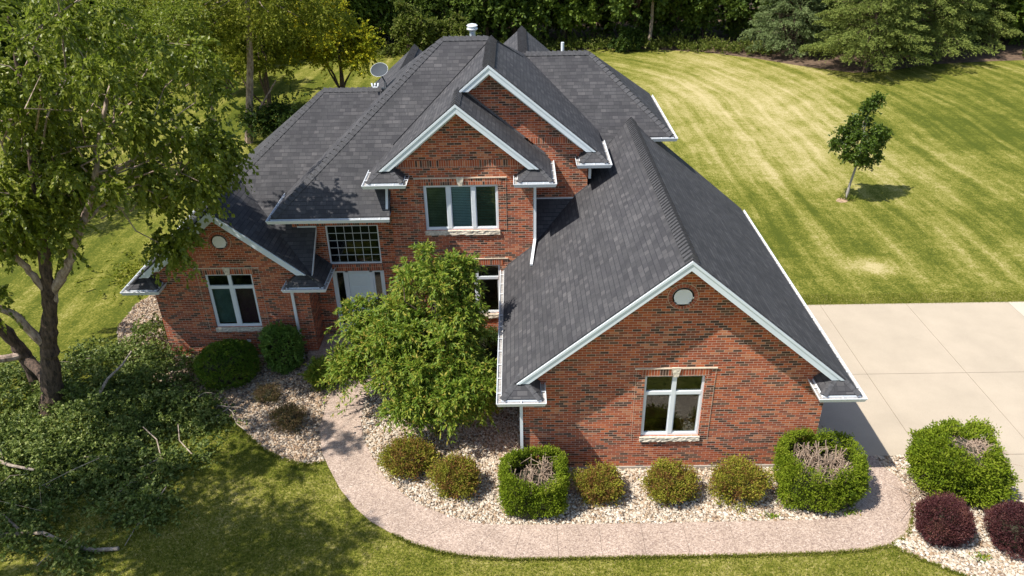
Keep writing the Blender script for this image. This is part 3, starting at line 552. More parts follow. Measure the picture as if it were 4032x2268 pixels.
def eave_return(xo, xi, yf, yw, z0, yr):
    s = 1 if xi > xo else -1; wd = abs(xi-xo); h = min(wd/2, yw-yf); pk = (xo+xi)/2; zp = z0+K*wd/2; yp = yf+wd/2
    P = []
    if yp <= yw:
        P.append([(xo, yf, z0), (xi, yf, z0), (pk, yp, zp)]); P.append([(xi, yf, z0), (xi, yw, z0), (pk, yw, zp), (pk, yp, zp)])
    else:
        d = yw-yf; P.append([(xo, yf, z0), (xi, yf, z0), (xi-s*d, yw, z0+K*d), (xo+s*d, yw, z0+K*d)]); P.append([(xi, yf, z0), (xi, yw, z0), (xi-s*d, yw, z0+K*d)])
    q = yr-yf; P.append([(xo, yf, z0), (xo, yr, z0), (xo+s*q, yr, z0+K*q)]); 
    P2 = []
    for poly in P:
        P2.append(poly)
    r = roof('small hipped return roof at the foot of a gable', P2, thick=.03)
    for (a, b_, na) in (((xo, yf, z0), (pk, min(yp, yw), min(zp, z0+K*(yw-yf))), nL if s > 0 else nR), ((xi, yf, z0), (pk, min(yp, yw), min(zp, z0+K*(yw-yf))), nR if s > 0 else nL)):
        ridge_cap(r, a, b_, na, nF, .10, .012, .16)
    return r
RET = [(-.46, .47, 14.40, YG, EZ, 14.66), (7.94, 7.07, 14.40, YG, EZ, 14.66), (-11.8, -10.88, 19.98-.0, YL, EZ, 20.08), (-5.876, -6.98, 19.98, YL, EZ, 20.08),
       (-4.28, -3.26, 20.32, Y3, 6.0, 20.55), (.98, -.0, 20.32, Y3, 5.97, 20.55), (2.66, 1.86, 21.5, Y2, 6.07, 21.75)]
for r_ in RET: eave_return(*r_)
# --- rake boards
def rake(xa, za, xb, zb, yr, yw):
    """apex (xa,za) down to (xb,zb): z is the top of the roof surface; the board hangs under it and is cut level"""
    s = 1 if xb > xa else -1; a = za-T-.002; mb = MB()
    def line(off, x): return a-off-K*abs(x-xa)
    def board(off, h, y0, y1, zc):
        xe = xa+s*(a-off-zc)/K; xl = xa+s*(a-off-h-zc)/K
        mb.slab([(xa, y0, a-off), (xe, y0, zc), (xl, y0, zc), (xa, y0, a-off-h)], (0, y1-y0, 0))
    zc = zb-T
    board(0, .07, yr-.035, yr+.0, zc); board(.07, .17, yr-.018, yr+.0, zc)
    o = mb.build('rake_board', WHITE2, house)
    m2 = MB(); zs = -.22
    xs = xa+s*(a-.20-zc)/K; m2.slab([(xa, yr+.002, a-.20), (xs, yr+.002, zc), (xs, yw-.05, zc), (xa, yw-.05, a-.20)], (0, 0, -.02)); m2.build('soffit', WHITE2, house)
    m3 = MB(); off = .225; h = .15; xe = xa+s*(a-off-zc)/K; xl = xa+s*(a-off-h-zc)/K; m3.slab([(xa, yw-.048, a-off), (xe, yw-.048, zc), (xl, yw-.048, zc), (xa, yw-.048, a-off-h)], (0, .046, 0)); m3.build('frieze_board', WHITE2, house)
rake(GX, GZ, -.10, 3.17, 14.66, YG); rake(GX, GZ, 7.60, 3.15, 14.66, YG)
rake(LX, LZ, -11.35, 3.25, 20.08, YL); rake(LX, LZ, -6.34, 3.26, 20.08, YL)
rake(C3X, C3Z, -3.93, 6.30, 20.55, Y3); rake(C3X, C3Z, .60, 6.29, 20.55, Y3)
rake(C2X, C2Z, -1.66, 8.19, 21.75, Y2); rake(C2X, C2Z, 2.33, 6.35, 21.75, Y2)
for xa, yr in ((.25, 31.3), (-4.05, 31.7)):
    mb = MB(); z = 8.03 if xa > 0 else 7.33
    for s in (-1, 1): mb.slab([(xa, yr, z), (xa+s*2.9, yr, z-K*2.9), (xa+s*2.9, yr, z-K*2.9-.2), (xa, yr, z-.2)], (0, .03, 0))
    mb.build('rake_board', WHITE2, house)
# --- eaves: soffit + fascia + gutter
PROF = [(0, 0), (0, -.115), (.085, -.115), (.125, -.01), (.125, 0.0), (.108, 0.0), (.108, -.01), (.075, -.10), (.012, -.10), (.012, 0)]
def gutter(path, outward, z, label=None):
    P = [(x, y, z) for x, y in path]; mb = MB(); mb.sweep(PROF, P, outward); o = mb.build('gutter', WHITE, house)
    m2 = MB(); m2.sweep([(.013, -.045), (.095, -.045), (.074, -.098), (.013, -.098)], P, outward); m2.build('debris', GUTIN, o)
    for a in range(len(P)-1):
        A, B = Vector(P[a]), Vector(P[a+1]); d = (B-A); L = d.length; d.normalize(); nv = Vector((d.y, -d.x, 0))*outward; k = max(1, round(L/.62))
        for i in range(k):
            c = A+d*(L*(i+.5)/k); q = [c-d*.011+nv*.004, c+d*.011+nv*.004, c+d*.011+nv*.12, c-d*.011+nv*.12]; MB().slab([p+Vector((0, 0, .004)) for p in q], (0, 0, -.008)).build('hanger', WHITE, o)
    m4 = MB(); m4.sweep([(-.004, .02), (-.05, .018), (-.05, .012), (-.006, .012), (-.006, -.12), (-.001, -.12)], [(x, y, z+.0) for x, y in path], outward); m4.build('drip_edge', WHITE, o)
    return o
def soffit(x0, x1, y0, y1, z): MB().box(min(x0, x1), max(x0, x1), min(y0, y1), max(y0, y1), z-.135, z-.12).build('soffit', WHITE2, house)
# garage
gz = EZ-.045
gutter([(-.46, Y3-.02), (-.46, 14.40), (.47, 14.40), (.47, YG-.01)], 1, gz); soffit(-.455, .465, 14.41, YG-.01, gz); soffit(-.455, -.01, YG, Y3, gz)
gutter([(7.07, YG-.01), (7.07, 14.40), (7.94, 14.40), (7.94, 25.2)], 1, gz); soffit(7.075, 7.935, 14.41, YG-.01, gz); soffit(7.47, 7.935, YG, 25.1, gz)
# left wing
gutter([(-11.8, 30.66), (-11.8, 19.98), (-10.88, 19.98), (-10.88, YL-.01)], 1, gz); soffit(-11.795, -10.885, 19.99, YL-.01, gz); soffit(-11.795, -11.23, YL, 30.6, gz)
gutter([(-6.98, YL-.01), (-6.98, 19.98), (-5.876, 19.98), (-5.876, 21.25)], 1, gz); soffit(-6.975, -5.88, 19.99, YL-.01, gz); soffit(-6.47, -5.88, YL, YE-.01, gz)
# entry hip
gutter([(-7.16, 22.3), (-7.16, 20.3), (-3.72, 20.3)], 1, 4.93); soffit(-7.155, -3.78, 20.31, YE-.01, 4.93)
# gable of the triple window
gutter([(-4.28, 21.55), (-4.28, 20.32), (-3.26, 20.32), (-3.26, Y3-.01)], 1, 5.955); soffit(-4.275, -3.265, 20.33, Y3-.01, 5.955); soffit(-4.275, -3.78, Y3, 21.6, 5.955)
gutter([(0, Y3-.01), (0, 20.32), (.98, 20.32), (.98, Y2-.02)], 1, 5.925); soffit(.005, .975, 20.33, Y3-.01, 5.925); soffit(.45, .975, Y3, Y2-.02, 5.925)
gutter([(1.86, Y2-.01), (1.86, 21.5), (2.66, 21.5), (2.66, 23.6)], 1, 6.025); soffit(1.865, 2.655, 21.51, Y2-.01, 6.025); soffit(2.15, 2.655, Y2, 24.4, 6.025)
# rear right hip
gutter([(4.30, 24.28), (5.12, 24.28), (5.12, 29.38)], 1, 5.855); soffit(2.9, 5.115, 24.29, 24.77, 5.855); soffit(4.66, 5.115, 24.78, 29.3, 5.855)
# flashings
MB().box(.46, 1.72, Y2-.02, Y2-.003, 4.66, 4.70).build('flashing', WHITE, house); MB().box(-6.78, -6.2, YE-.02, YE-.003, 4.16, 4.205).build('flashing', WHITE, house); mb = MB(); mb.slab([(-6.19, YE, 4.19), (-6.19, 20.15, 3.15), (-6.19, 20.15, 3.0), (-6.19, YE, 4.03)], (-.012, 0, 0)); mb.build('flashing', WHITE, house)
mb = MB()
for i in range(14):
    x = 1.74+i*.03; mb.box(x, x+.035, Y2-.012, Y2-.002, GZ-K*(3.74-x)-.02, GZ-K*(3.74-x)+.07)
for i in range(28):
    x = -.42+i*.03; mb.box(x, x+.034, Y3-.012, Y3-.002, GZ-K*(3.74-x)-.04, GZ-K*(3.74-x)+.05)
for i in range(52):
    x = -1.5+i*.045; mb.box(x, x+.05, Y2-.012, Y2-.002, C3Z-K*(x-C3X)-.02, C3Z-K*(x-C3X)+.05)
mb.build('step_flashing', simple('dark_flashing', (.16, .15, .15), .6), house)
# --- downspouts
def downspout(path, w=.075):
    mb = MB(); P = [Vector(p) for p in path]
    for a, b_ in zip(P[:-1], P[1:]):
        d = (b_-a).normalized(); u = Vector((1, 0, 0)) if abs(d.x) < .9 else Vector((0, 0, 1)); u = (u-d*u.dot(d)).normalized(); v_ = d.cross(u)
        a2, b2 = a-d*.02, b_+d*.02; q = [(-w/2, -w*.35), (w/2, -w*.35), (w/2, w*.35), (-w/2, w*.35)]
        A = [a2+u*x+v_*y for x, y in q]; B = [b2+u*x+v_*y for x, y in q]
        mb.face(A[::-1]); mb.face(B)
        for k in range(4): mb.face([A[k], A[(k+1) % 4], B[(k+1) % 4], B[k]])
    return mb.build('downspout', WHITE, house)
downspout([(.02, YG-.35, 2.72), (.0, YG-.06, 2.62), (.0, YG-.045, .2), (-.05, YG-.3, .1)])
downspout([(-6.98, YL-.35, 2.72), (-6.98, YL-.05, 2.62), (-6.98, YL-.045, .22), (-6.93, YL-.3, .1)], .085)
downspout([(-3.82, 20.5, 5.84), (-3.82, 20.93, 5.7), (-3.82, 20.90, 5.62), (-3.80, 20.42, 5.02)], .07)
downspout([(.50, 20.93, 5.80), (.49, 20.93, 3.85), (.36, 19.75, 3.62)], .08)
downspout([(2.2, 21.7, 5.9), (2.2, 22.1, 5.75), (2.2, 22.1, 5.35)], .08)
# --- windows
def window(Y, x0, x1, z0, z1, cols, transom, blinds, label, grid=None, fr=.055, deep=.06):
    """white frame set .05 behind the brick face; blinds: list of materials or None per column"""
    yf = Y+.045; mb = MB(); n = cols; wd = (x1-x0)/n
    def bar(a, b_, c, d, y0=yf, y1=yf+deep): mb.box(a, b_, y0, y1, c, d)
    bar(x0, x0+fr, z0, z1); bar(x1-fr, x1, z0, z1); bar(x0+fr, x1-fr, z1-fr, z1); bar(x0+fr, x1-fr, z0, z0+fr)
    for i in range(1, n): bar(x0+wd*i-fr*.95, x0+wd*i+fr*.95, z0+fr, z1-fr, yf-.008, yf+deep)
    zz = [z0, z1]
    if transom:
        for i in range(n):
            a = x0+wd*i+(fr if i == 0 else fr*.95); b_ = x0+wd*(i+1)-(fr if i == n-1 else fr*.95); bar(a, b_, transom-fr*.8, transom+fr*.8, yf-.005, yf+deep)
    o = mb.build('window', WHITE, house); o['label'] = label
    lev = [(z0+fr, (transom-fr*.8) if transom else z1-fr)]+([(transom+fr*.8, z1-fr)] if transom else [])
    for i in range(n):
        a = x0+wd*i+(fr if i == 0 else fr*.95); b_ = x0+wd*(i+1)-(fr if i == n-1 else fr*.95)
        for j, (c, d) in enumerate(lev):
            if not grid and j == 0:        # sash inside the frame
                s = MB(); q = .028
                for bb in ((a, a+q, c, d), (b_-q, b_, c, d), (a+q, b_-q, c, c+q), (a+q, b_-q, d-q, d)): s.box(bb[0], bb[1], yf+.012, yf+deep-.004, bb[2], bb[3])
                s.build('sash', WHITE, o)
            MB().box(a+.002, b_-.002, yf+.034, yf+.04, c+.002, d-.002).build('pane', GLASS, o)
            bm_ = blinds[i] if blinds else None
            if bm_ in (BLIND, BLINDD, BLINDB):
                s = MB(); k = int((d-c)/.052)
                for t in range(k):
                    z = c+.02+t*.052; s.slab([(a+.01, yf+.085, z), (b_-.01, yf+.085, z), (b_-.01, yf+.115, z+.03), (a+.01, yf+.115, z+.03)], (0, .002, -.002))
                s.build('blind', bm_, o)
            elif bm_ and j == 0:
                V = []; nx, nz = 14, 16; F = []
                for r in range(nz+1):
                    for c_ in range(nx+1): V.append((a+(b_-a)*c_/nx, yf+.11+.012*math.sin(r*1.9+.4*math.sin(c_*.4))+.01*math.sin(c_*.9), c+.03+(d-c-.08)*r/nz-(.04*math.sin(math.pi*c_/nx) if r == nz else 0)))
                for r in range(nz):
                    for c_ in range(nx): q = r*(nx+1)+c_; F.append((q, q+1, q+nx+2, q+nx+1))
                np_mesh('curtain', np.array(V), np.array(F), bm_, o, smooth=True)
    if grid:
        s = MB(); gx, gz_ = grid; A, B, C, D_ = x0+fr, x1-fr, z0+fr, z1-fr
        for i in range(1, gx): s.box(A+(B-A)*i/gx-.006, A+(B-A)*i/gx+.006, yf+.022, yf+.032, C, D_)
        for i in range(1, gz_):
            z = C+(D_-C)*i/gz_
            for j in range(gx): s.box(A+(B-A)*j/gx+.01, A+(B-A)*(j+1)/gx-.01, yf+.022, yf+.032, z-.006, z+.006)
        s.build('muntins', WHITE, o)
    MB().box(x0-.02, x1+.02, Y+.24, Y+.26, z0-.05, z1+.05).build('backing', DARK, o) if False else None
    return o
def rough_block(x0, x1, y0, y1, z0, z1, name, parent, seed=1, cells=26):
    rr = random.Random(seed); V = []; F = []; nx, nz = cells, 4
    for r in range(nz+1):
        for c in range(nx+1): V.append((x0+(x1-x0)*c/nx, y0+rr.uniform(-.012, .014), z0+(z1-z0)*r/nz+(rr.uniform(-.008, .008) if 0 < r < nz else 0)))
    for r in range(nz):
        for c in range(nx): q = r*(nx+1)+c; F.append((q, q+1, q+nx+2, q+nx+1))
    mb = MB(); mb.v = [Vector(v) for v in V]; mb.f = F; mb.uv = [[(0, 0)]*4 for _ in F]
    b_ = len(V); top = [V[nz*(nx+1)+c] for c in range(nx+1)]
    for c in range(nx): mb.face([top[c], top[c+1], (top[c+1][0], y1, z1), (top[c][0], y1, z1)])
    bot = [V[c] for c in range(nx+1)]
    for c in range(nx): mb.face([bot[c+1], bot[c], (bot[c][0], y1, z0), (bot[c+1][0], y1, z0)])
    mb.face([V[0], V[(nx+1)*nz], (x0, y1, z1), (x0, y1, z0)]); mb.face([V[nx], (x1, y1, z0), (x1, y1, z1), V[nx+(nx+1)*nz]])
    return mb.build(name, STONE, parent)
def surround(o, Y, x0, x1, z0, z1, keyx=None, sides=True):
    """sill, soldier course, keystone and the raised trim course round the opening"""
    rough_block(x0-.03, x1+.03, Y-.055, Y+.05, z0-.14, z0-.002, 'sill', o, int(abs(x0*100)))
    h = .205; MB().box(x0-.10, x1+.10, Y-.016, Y+.02, z1+.001, z1+h).build('soldier_course', SOLD, o)
    if keyx is not None:
        s = MB(); s.slab([(keyx-.06, Y-.05, z1-.01), (keyx+.06, Y-.05, z1-.01), (keyx+.115, Y-.05, z1+h+.05), (keyx-.115, Y-.05, z1+h+.05)], (0, .033, 0)); s.build('keystone', STONE, o)
    s = MB(); s.box(x0-.26, x1+.26, Y-.03, Y+.02, z1+h+.002, z1+h+.03)
    s.build('cap_course', CREAM, o)
    if sides:
        for a, b_, c_ in ((x0-.24, x0-.002, x0-.10), (x1+.002, x1+.24, x1+.10)):
            s = MB(); s.box(a, b_, Y-.014, Y+.02, z0, z1+.0); s.build('brick_surround', BRICK, o)
            e = a if a < x0-.1 else b_-.022; MB().box(e+.008, e+.014, Y-.019, Y-.0145, z0-.13, z1+h).build('mortar_line', CREAM, o)
wa = window(YG, 3.01, 4.47, 1.09, 2.97, 2, 2.42, None, 'four pane window of the garage wing'); surround(wa, YG, 3.01, 4.47, 1.09, 2.97, 3.74)
wb = window(YL, -9.56, -8.12, 1.17, 3.06, 2, 2.60, [TEAL, MAROON], 'left wing window with teal and maroon cloths hung inside'); surround(wb, YL, -9.56, -8.12, 1.17, 3.06, -8.84)
wc = window(Y3, -2.77, -.58, 4.19, 5.64, 3, None, [BLINDD, BLIND, BLINDD], 'upstairs triple window with blinds'); surround(wc, Y3, -2.77, -.58, 4.19, 5.64, -1.68)
wd_ = window(Y3, -2.77, -.59, 1.24, 3.0, 3, 2.52, [BLINDB]*3, 'ground floor triple window behind the small tree'); surround(wd_, Y3, -2.77, -.59, 1.24, 3.0, -1.68)
we = window(YE, -5.94, -4.31, 2.86, 4.20, 1, None, None, 'gridded window over the front door', grid=(6, 5), fr=.045)
MB().box(-5.96, -4.28, YE-.014, YE+.02, 2.64, 2.855).build('soldier_course', SOLD, we)
MB().box(-6.9, -3.9, YE-.012, YE+.02, 4.22, 4.42).build('soldier_course', SOLD, we)
# near-black walls behind the windows, the rooms' darkness painted on
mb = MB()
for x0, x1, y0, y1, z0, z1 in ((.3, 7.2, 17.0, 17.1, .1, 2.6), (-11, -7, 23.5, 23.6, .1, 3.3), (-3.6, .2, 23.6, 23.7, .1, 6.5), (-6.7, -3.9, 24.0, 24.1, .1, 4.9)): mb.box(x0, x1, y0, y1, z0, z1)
mb.build('dark_inner_wall', DARK, house)
# soldier bands across the two gables
MB().box(-3.6, .28, Y3-.012, Y3+.02, 6.18, 6.40).build('soldier_band', SOLD, house)
MB().box(-1.5, 1.80, Y2-.012, Y2+.02, 6.42, 6.63).build('soldier_band', SOLD, house)
# --- front door with sidelights
mb = MB(); x0, x1, z0, z1 = -5.94, -4.28, .26, 2.62; yd = YE+.04
for a, b_ in ((x0, x0+.07), (x1-.07, x1), (-5.53, -5.44), (-4.75, -4.66)): mb.box(a, b_, yd, yd+.12, z0, z1)
mb.box(x0+.07, x1-.07, yd, yd+.12, z1-.07, z1-.001)
for a, b_ in ((-5.87, -5.53), (-4.66, -4.35)): mb.box(a, b_, yd+.02, yd+.1, z0, z0+.35); mb.box(a, a+.06, yd+.02, yd+.1, z0+.35, z1-.07); mb.box(b_-.06, b_, yd+.02, yd+.1, z0+.35, z1-.07)
frd = mb.build('door_frame', WHITE2, house)
for a, b_ in ((-5.81, -5.59), (-4.60, -4.41)): MB().box(a, b_, yd+.05, yd+.056, z0+.351, z1-.071).build('sidelight_pane', GLASS, frd)
MB().box(-6.2, -4.0, yd+.45, yd+.47, .1, 2.8).build('dark_hall_wall', DARK, frd)  # near-black wall, the unlit hall's darkness put into its colour
mb = MB(); mb.box(-5.438, -4.752, yd+.03, yd+.075, z0, z1-.072)
for a, b_ in ((-5.36, -5.12), (-5.07, -4.83)):
    for c, d in ((z0+.15, z0+.75), (z0+.88, z0+1.75), (z0+1.86, z0+2.15)): mb.box(a, b_, yd+.02, yd+.0295, c, d)
door = mb.build('front_door', DOORM, house); mb = MB(); mb.tube([(-4.83, yd+.03, 1.28), (-4.83, yd-.03, 1.28)], .018, 8); mb.tube([(-4.83, yd-.03, 1.20), (-4.83, yd-.03, 1.36)], .012, 6); mb.build('handle', simple('brass', (.5, .38, .16), .3, metal=1), door)
mb = MB(); mb.box(-6.47, -3.79, 20.21, YE-.005, .0, .26); mb.box(-6.78, -6.471, 20.21, 20.45, 0, .255); mb.build('porch_step', AGG, house)
# --- gable vents
def gable_vent(cx, cz, Y, ax, az):
    mb = MB(); n = 32; V = [Vector((cx+ax*math.cos(2*math.pi*i/n), Y-.03, cz+az*math.sin(2*math.pi*i/n))) for i in range(n)]
    Vi = [Vector((cx+(ax-.03)*math.cos(2*math.pi*i/n), Y-.03, cz+(az-.03)*math.sin(2*math.pi*i/n))) for i in range(n)]
    for i in range(n):
        j = (i+1) % n; dn = Vector((0, .05, 0)); mb.face([V[i], V[j], Vi[j], Vi[i]]); mb.face([V[i], V[i]+dn, V[j]+dn, V[j]]); mb.face([Vi[i], Vi[j], Vi[j]+dn*.5, Vi[i]+dn*.5])
        o = mb.build('gable_vent', VENTW, house); s = MB(); s.face([p+Vector((0, .026, 0)) for p in Vi]); s.build('backing', VENTW, o); s = MB(); k = 6
    for i in range(k):
        z = cz-az+.06+(2*az-.1)*i/k; hw = (ax-.035)*math.sqrt(max(.05, 1-((z+.02-cz)/az)**2)); s.slab([(cx-hw, Y-.034, z-.006), (cx+hw, Y-.034, z-.006), (cx+hw, Y-.012, z+.044), (cx-hw, Y-.012, z+.044)], (0, 0, -.005))
    s.build('louvre', VENTW, o)
    s = MB(); q = 26
    for i in range(q):
        t0, t1 = 2*math.pi*(i+.07)/q, 2*math.pi*(i+.93)/q; P = []
        for t, r in ((t0, .005), (t0, .095), (t1, .095), (t1, .005)): P.append((cx+(ax+r)*math.cos(t), Y-.016, cz+(az+r)*math.sin(t)))
        s.slab(P, (0, .014, 0))
    s.build('brick_ring', brick_ring, o); s = MB(); s.slab([(cx+(ax+.105)*math.cos(2*math.pi*i/36), Y-.008, cz+(az+.105)*math.sin(2*math.pi*i/36)) for i in range(36)], (0, .007, 0)); s.build('mortar_ring', CREAM, o)
brick_ring = simple('ring_brick', (.36, .10, .055), .9, .5, 9)
gable_vent(3.72, 5.18, YG, .245, .235); gable_vent(-8.87, 4.16, YL, .235, .235)
MB().box(-8.7, -8.58, YL-.03, YL, .62, .70).build('outlet_box', WHITE, house)
MB().box(-8.2, -7.7, YL-.04, YL, .02, .12).build('wall_vent', WHITE, house)
# --- roof fittings
mb = MB(); mb.tube([(-1.43, 26.4, 7.9), (-1.43, 26.4, 8.92)], .10, 20); pipe = mb.build('flue_pipe', simple('galvanised', (.5, .56, .6), .4, .1, 6, .4), house)
mb = MB(); mb.tube([(-1.43, 26.4, 8.93), (-1.43, 26.4, 8.98), (-1.43, 26.4, 9.01)], [.13, .185, .18], 24); mb.tube([(-1.43, 26.4, 9.011), (-1.43, 26.4, 9.06)], [.11, .11], 20); mb.tube([(-1.43, 26.4, 9.061), (-1.43, 26.4, 9.09), (-1.43, 26.4, 9.13), (-1.43, 26.4, 9.15)], [.16, .185, .14, .05], 24); mb.build('flue_cap', WHITE, pipe)
mb = MB(); mb.tube([(1.62, 27.2, 7.7), (1.62, 27.2, 8.33)], .055, 14); mb.build('vent_pipe', WHITE, house)
# satellite dish
dm = MB(); dm.tube([(-4.27, 25.2, 7.36), (-4.27, 25.2, 7.55), (-4.42, 25.33, 7.78)], .022, 8); dm.box(-4.42, -4.12, 25.06, 25.22, 7.37, 7.41); dm.tube([(-4.34, 25.0, 7.2), (-4.3, 25.15, 7.6)], .012, 6)
dish = dm.build('satellite_dish', GREYD, house)
c = Vector((-4.47, 25.36, 7.95)); n_ = Vector((-.10, -.62, .72)).normalized(); u = n_.cross(Vector((0, 0, 1))).normalized(); v_ = n_.cross(u); mb = MB(); rings = []
for i in range(5):
    r = .29*i/4; dep = .05*(i/4)**2; rings.append([c+u*(math.cos(2*math.pi*k/28)*r)+v_*(math.sin(2*math.pi*k/28)*r*.92)+n_*(dep-.05) for k in range(28)])
for a in range(4):
    for k in range(28): mb.face([rings[a][k], rings[a+1][k], rings[a+1][(k+1) % 28], rings[a][(k+1) % 28]])
mb.build('reflector', GREYD, dish, True); mb = MB(); mb.tube([p for p in rings[4]]+[rings[4][0]], .005, 6); mb.build('reflector_rim', WHITE, dish)
mb = MB(); mb.tube([c-v_*.0+Vector((0, .0, -.28)), c+Vector((-.12, -.42, -.42))], .012, 6); mb.build('feed_arm', GREYD, dish)
mb = MB(); e = c+Vector((-.12, -.42, -.42))
for dx in (-.09, 0, .09): mb.tube([e+Vector((dx, .03, -.03)), e+Vector((dx*1.2, .09, .06))], [.022, .035], 10)
mb.box(e.x-.08, e.x+.08, e.y-.02, e.y+.03, e.z-.06, e.z-.03); mb.build('receiver', WHITE, dish)
# ================================================================== PLANTS
def rough(pts, rad, rng, step=.16, jit=.07):
    P = [Vector(p) for p in pts]; out = []; rr_ = []
    for i in range(len(P)-1):
        p0, p1, p2, p3 = P[max(i-1, 0)], P[i], P[i+1], P[min(i+2, len(P)-1)]; k = max(2, int((p2-p1).length/step))
        for j in range(k):
            t = j/k; q = .5*((2*p1)+(p2-p0)*t+(2*p0-5*p1+4*p2-p3)*t*t+(3*p1-p0-3*p2+p3)*t*t*t); out.append(q+Vector(rng.normal(size=3)*.012)); rr_.append((rad[i]+(rad[i+1]-rad[i])*t)*(1+rng.normal()*jit))
    out.append(P[-1]); rr_.append(rad[-1]); return (out, rr_)
def branches(name, parent, mat, segs, n=8):
    mb = MB()
    for pts, rad in segs: mb.tube(pts, rad, n)
    return mb.build(name, mat, parent, True)
def taper(a, b, n): return [a+(b-a)*i/(n-1) for i in range(n)]

# ---- big river birch at the left
rng = np.random.default_rng(11)
T1 = empty('birch_tree', (-13.8, 17.8, 0), 'large multi stemmed birch with rough dark trunks leaning over the left wing roof', 'tree')
segs = [([(-13.75, 17.8, -.1), (-13.45, 17.8, 1.1), (-13.13, 17.8, 2.32), (-12.68, 17.8, 3.7), (-12.37, 17.8, 5.05), (-12.1, 17.9, 6.3), (-11.9, 17.9, 7.6), (-11.7, 18.1, 9.4), (-11.5, 18.2, 11)], [.36, .26, .23, .18, .15, .12, .10, .06, .03]),
        ([(-14.75, 18.9, -.1), (-14.62, 18.8, .7), (-14.55, 18.6, 1.5), (-14.7, 18.4, 2.5), (-15.1, 18.1, 3.6), (-15.9, 17.5, 5.2), (-16.4, 17, 7)], [.24, .21, .20, .17, .14, .10, .06]),
        ([(-13.55, 17.8, .9), (-14.1, 18.3, 1.2), (-14.6, 18.62, 1.45)], [.16, .15, .15]),
        ([(-14.55, 18.5, 1.55), (-15.2, 17.9, 1.75), (-16.2, 17.2, 1.95), (-17.5, 16.5, 2.6)], [.12, .10, .08, .02]),
        ([(-12.95, 17.8, 2.9), (-12.5, 17.85, 4.0), (-11.93, 17.8, 4.69), (-11.35, 18.0, 5.74), (-10.82, 18.3, 6.81), (-10.48, 18.6, 8.0), (-9.9, 18.9, 9.4)], [.15, .14, .12, .10, .08, .06, .035]),
        ([(-13.15, 17.75, 2.3), (-13.3, 17.5, 3.1), (-13.5, 17.3, 3.75), (-14.2, 16.9, 4.4), (-15.2, 16.2, 5.8)], [.13, .11, .10, .08, .05]),
        ([(-12.6, 17.8, 3.9), (-12.75, 17.6, 4.8), (-13.1, 17.3, 6.0), (-13.5, 17, 8)], [.10, .09, .07, .04]),
        ([(-10.9, 18.25, 6.7), (-9.9, 18.9, 7.3), (-8.9, 19.3, 7.6), (-8.0, 19.8, 7.5)], [.06, .05, .04, .02]),
        ([(-11.3, 18, 5.8), (-10.7, 18.6, 6.3), (-10.2, 19.2, 6.3)], [.05, .04, .02])]
ells = [((-10.6, 18.4, 9.3), (2.5, 2.2, 2.2)), ((-8.6, 19.0, 9.2), (1.3, 1.4, 1.5)), ((-12.8, 17.3, 8.2), (2.3, 2.2, 2.2)), ((-15.4, 16.2, 7.6), (2.6, 2.5, 2.4)), ((-13.0, 18.6, 11.6), (3.2, 2.6, 2.2)),
        ((-9.75, 19.9, 6.45), (1.15, .9, 1.05)), ((-12.3, 17.9, 5.9), (1.1, .9, 1.0)), ((-17.2, 18.5, 8), (2.6, 2.4, 2.6)), ((-7.95, 19.8, 7.3), (.55, .6, 1.0)), ((-10.9, 18.9, 12.4), (2.4, 2.2, 1.6)),
        ((-14.6, 17.2, 4.2), (1.3, .9, 1.0)), ((-12.9, 17.4, 6.6), (1.6, 1.1, 1.1)), ((-12.3, 19.1, 7.0), (1.2, .8, 1.5)), ((-11.6, 18.6, 7.6), (1.2, .8, 1.0)), ((-14.6, 17.0, 5.9), (1.3, 1, 1)), ((-14.2, 14.4, 8.4), (2.0, 1.9, 1.6)), ((-12.7, 13.6, 10.6), (1.8, 1.5, 1.3)), ((-8.7, 18.6, 7.3), (1.3, 1.0, 1.0)), ((-10.6, 17.6, 7.9), (1.6, 1.3, 1.2)), ((-11.6, 19.6, 8.6), (1.8, 1.5, 1.8)), ((-9.35, 19.0, 5.4), (.75, .55, .8)), ((-8.35, 19.7, 6.5), (.45, .5, .6)), ((-11.9, 16.8, 10.2), (2, 1.6, 1.4))]
cl = ell_clusters(ells, [26, 15, 20, 12, 10, 13, 10, 10, 8, 6, 7, 12, 14, 9, 9, 14, 14, 12, 6, 12, 9, 4, 14], rng, (.36, .66), .35)
for c, r in cl[::4]:
    b = min((Vector(c)-Vector(p)).length for p in [(-11.5, 18, 6.5)]); h = np.array(c)*.45+np.array((-11.9, 17.9, 6.8))*.55
    segs.append((limb_pts(h, c, rng, 4, .5, .04), [.026, .022, .017, .012, .006]))
branches('trunk', T1, BARKD, [rough(p_, r_, rng) for p_, r_ in segs[:3]], 13); br1 = branches('branch', T1, BARKB, [rough(p_, r_, rng, .14, .06) for p_, r_ in segs[3:9]], 9); branches('twig', T1, BARKB, segs[9:], 5)
P, D = cluster_crown(cl, 21, 15, .7, rng, .25, 1.0, .45, .15)
leaves('crown', P, D+np.array((.15, 0, -.35)), .128, .092, L_BIRCH, T1, rng, .6)
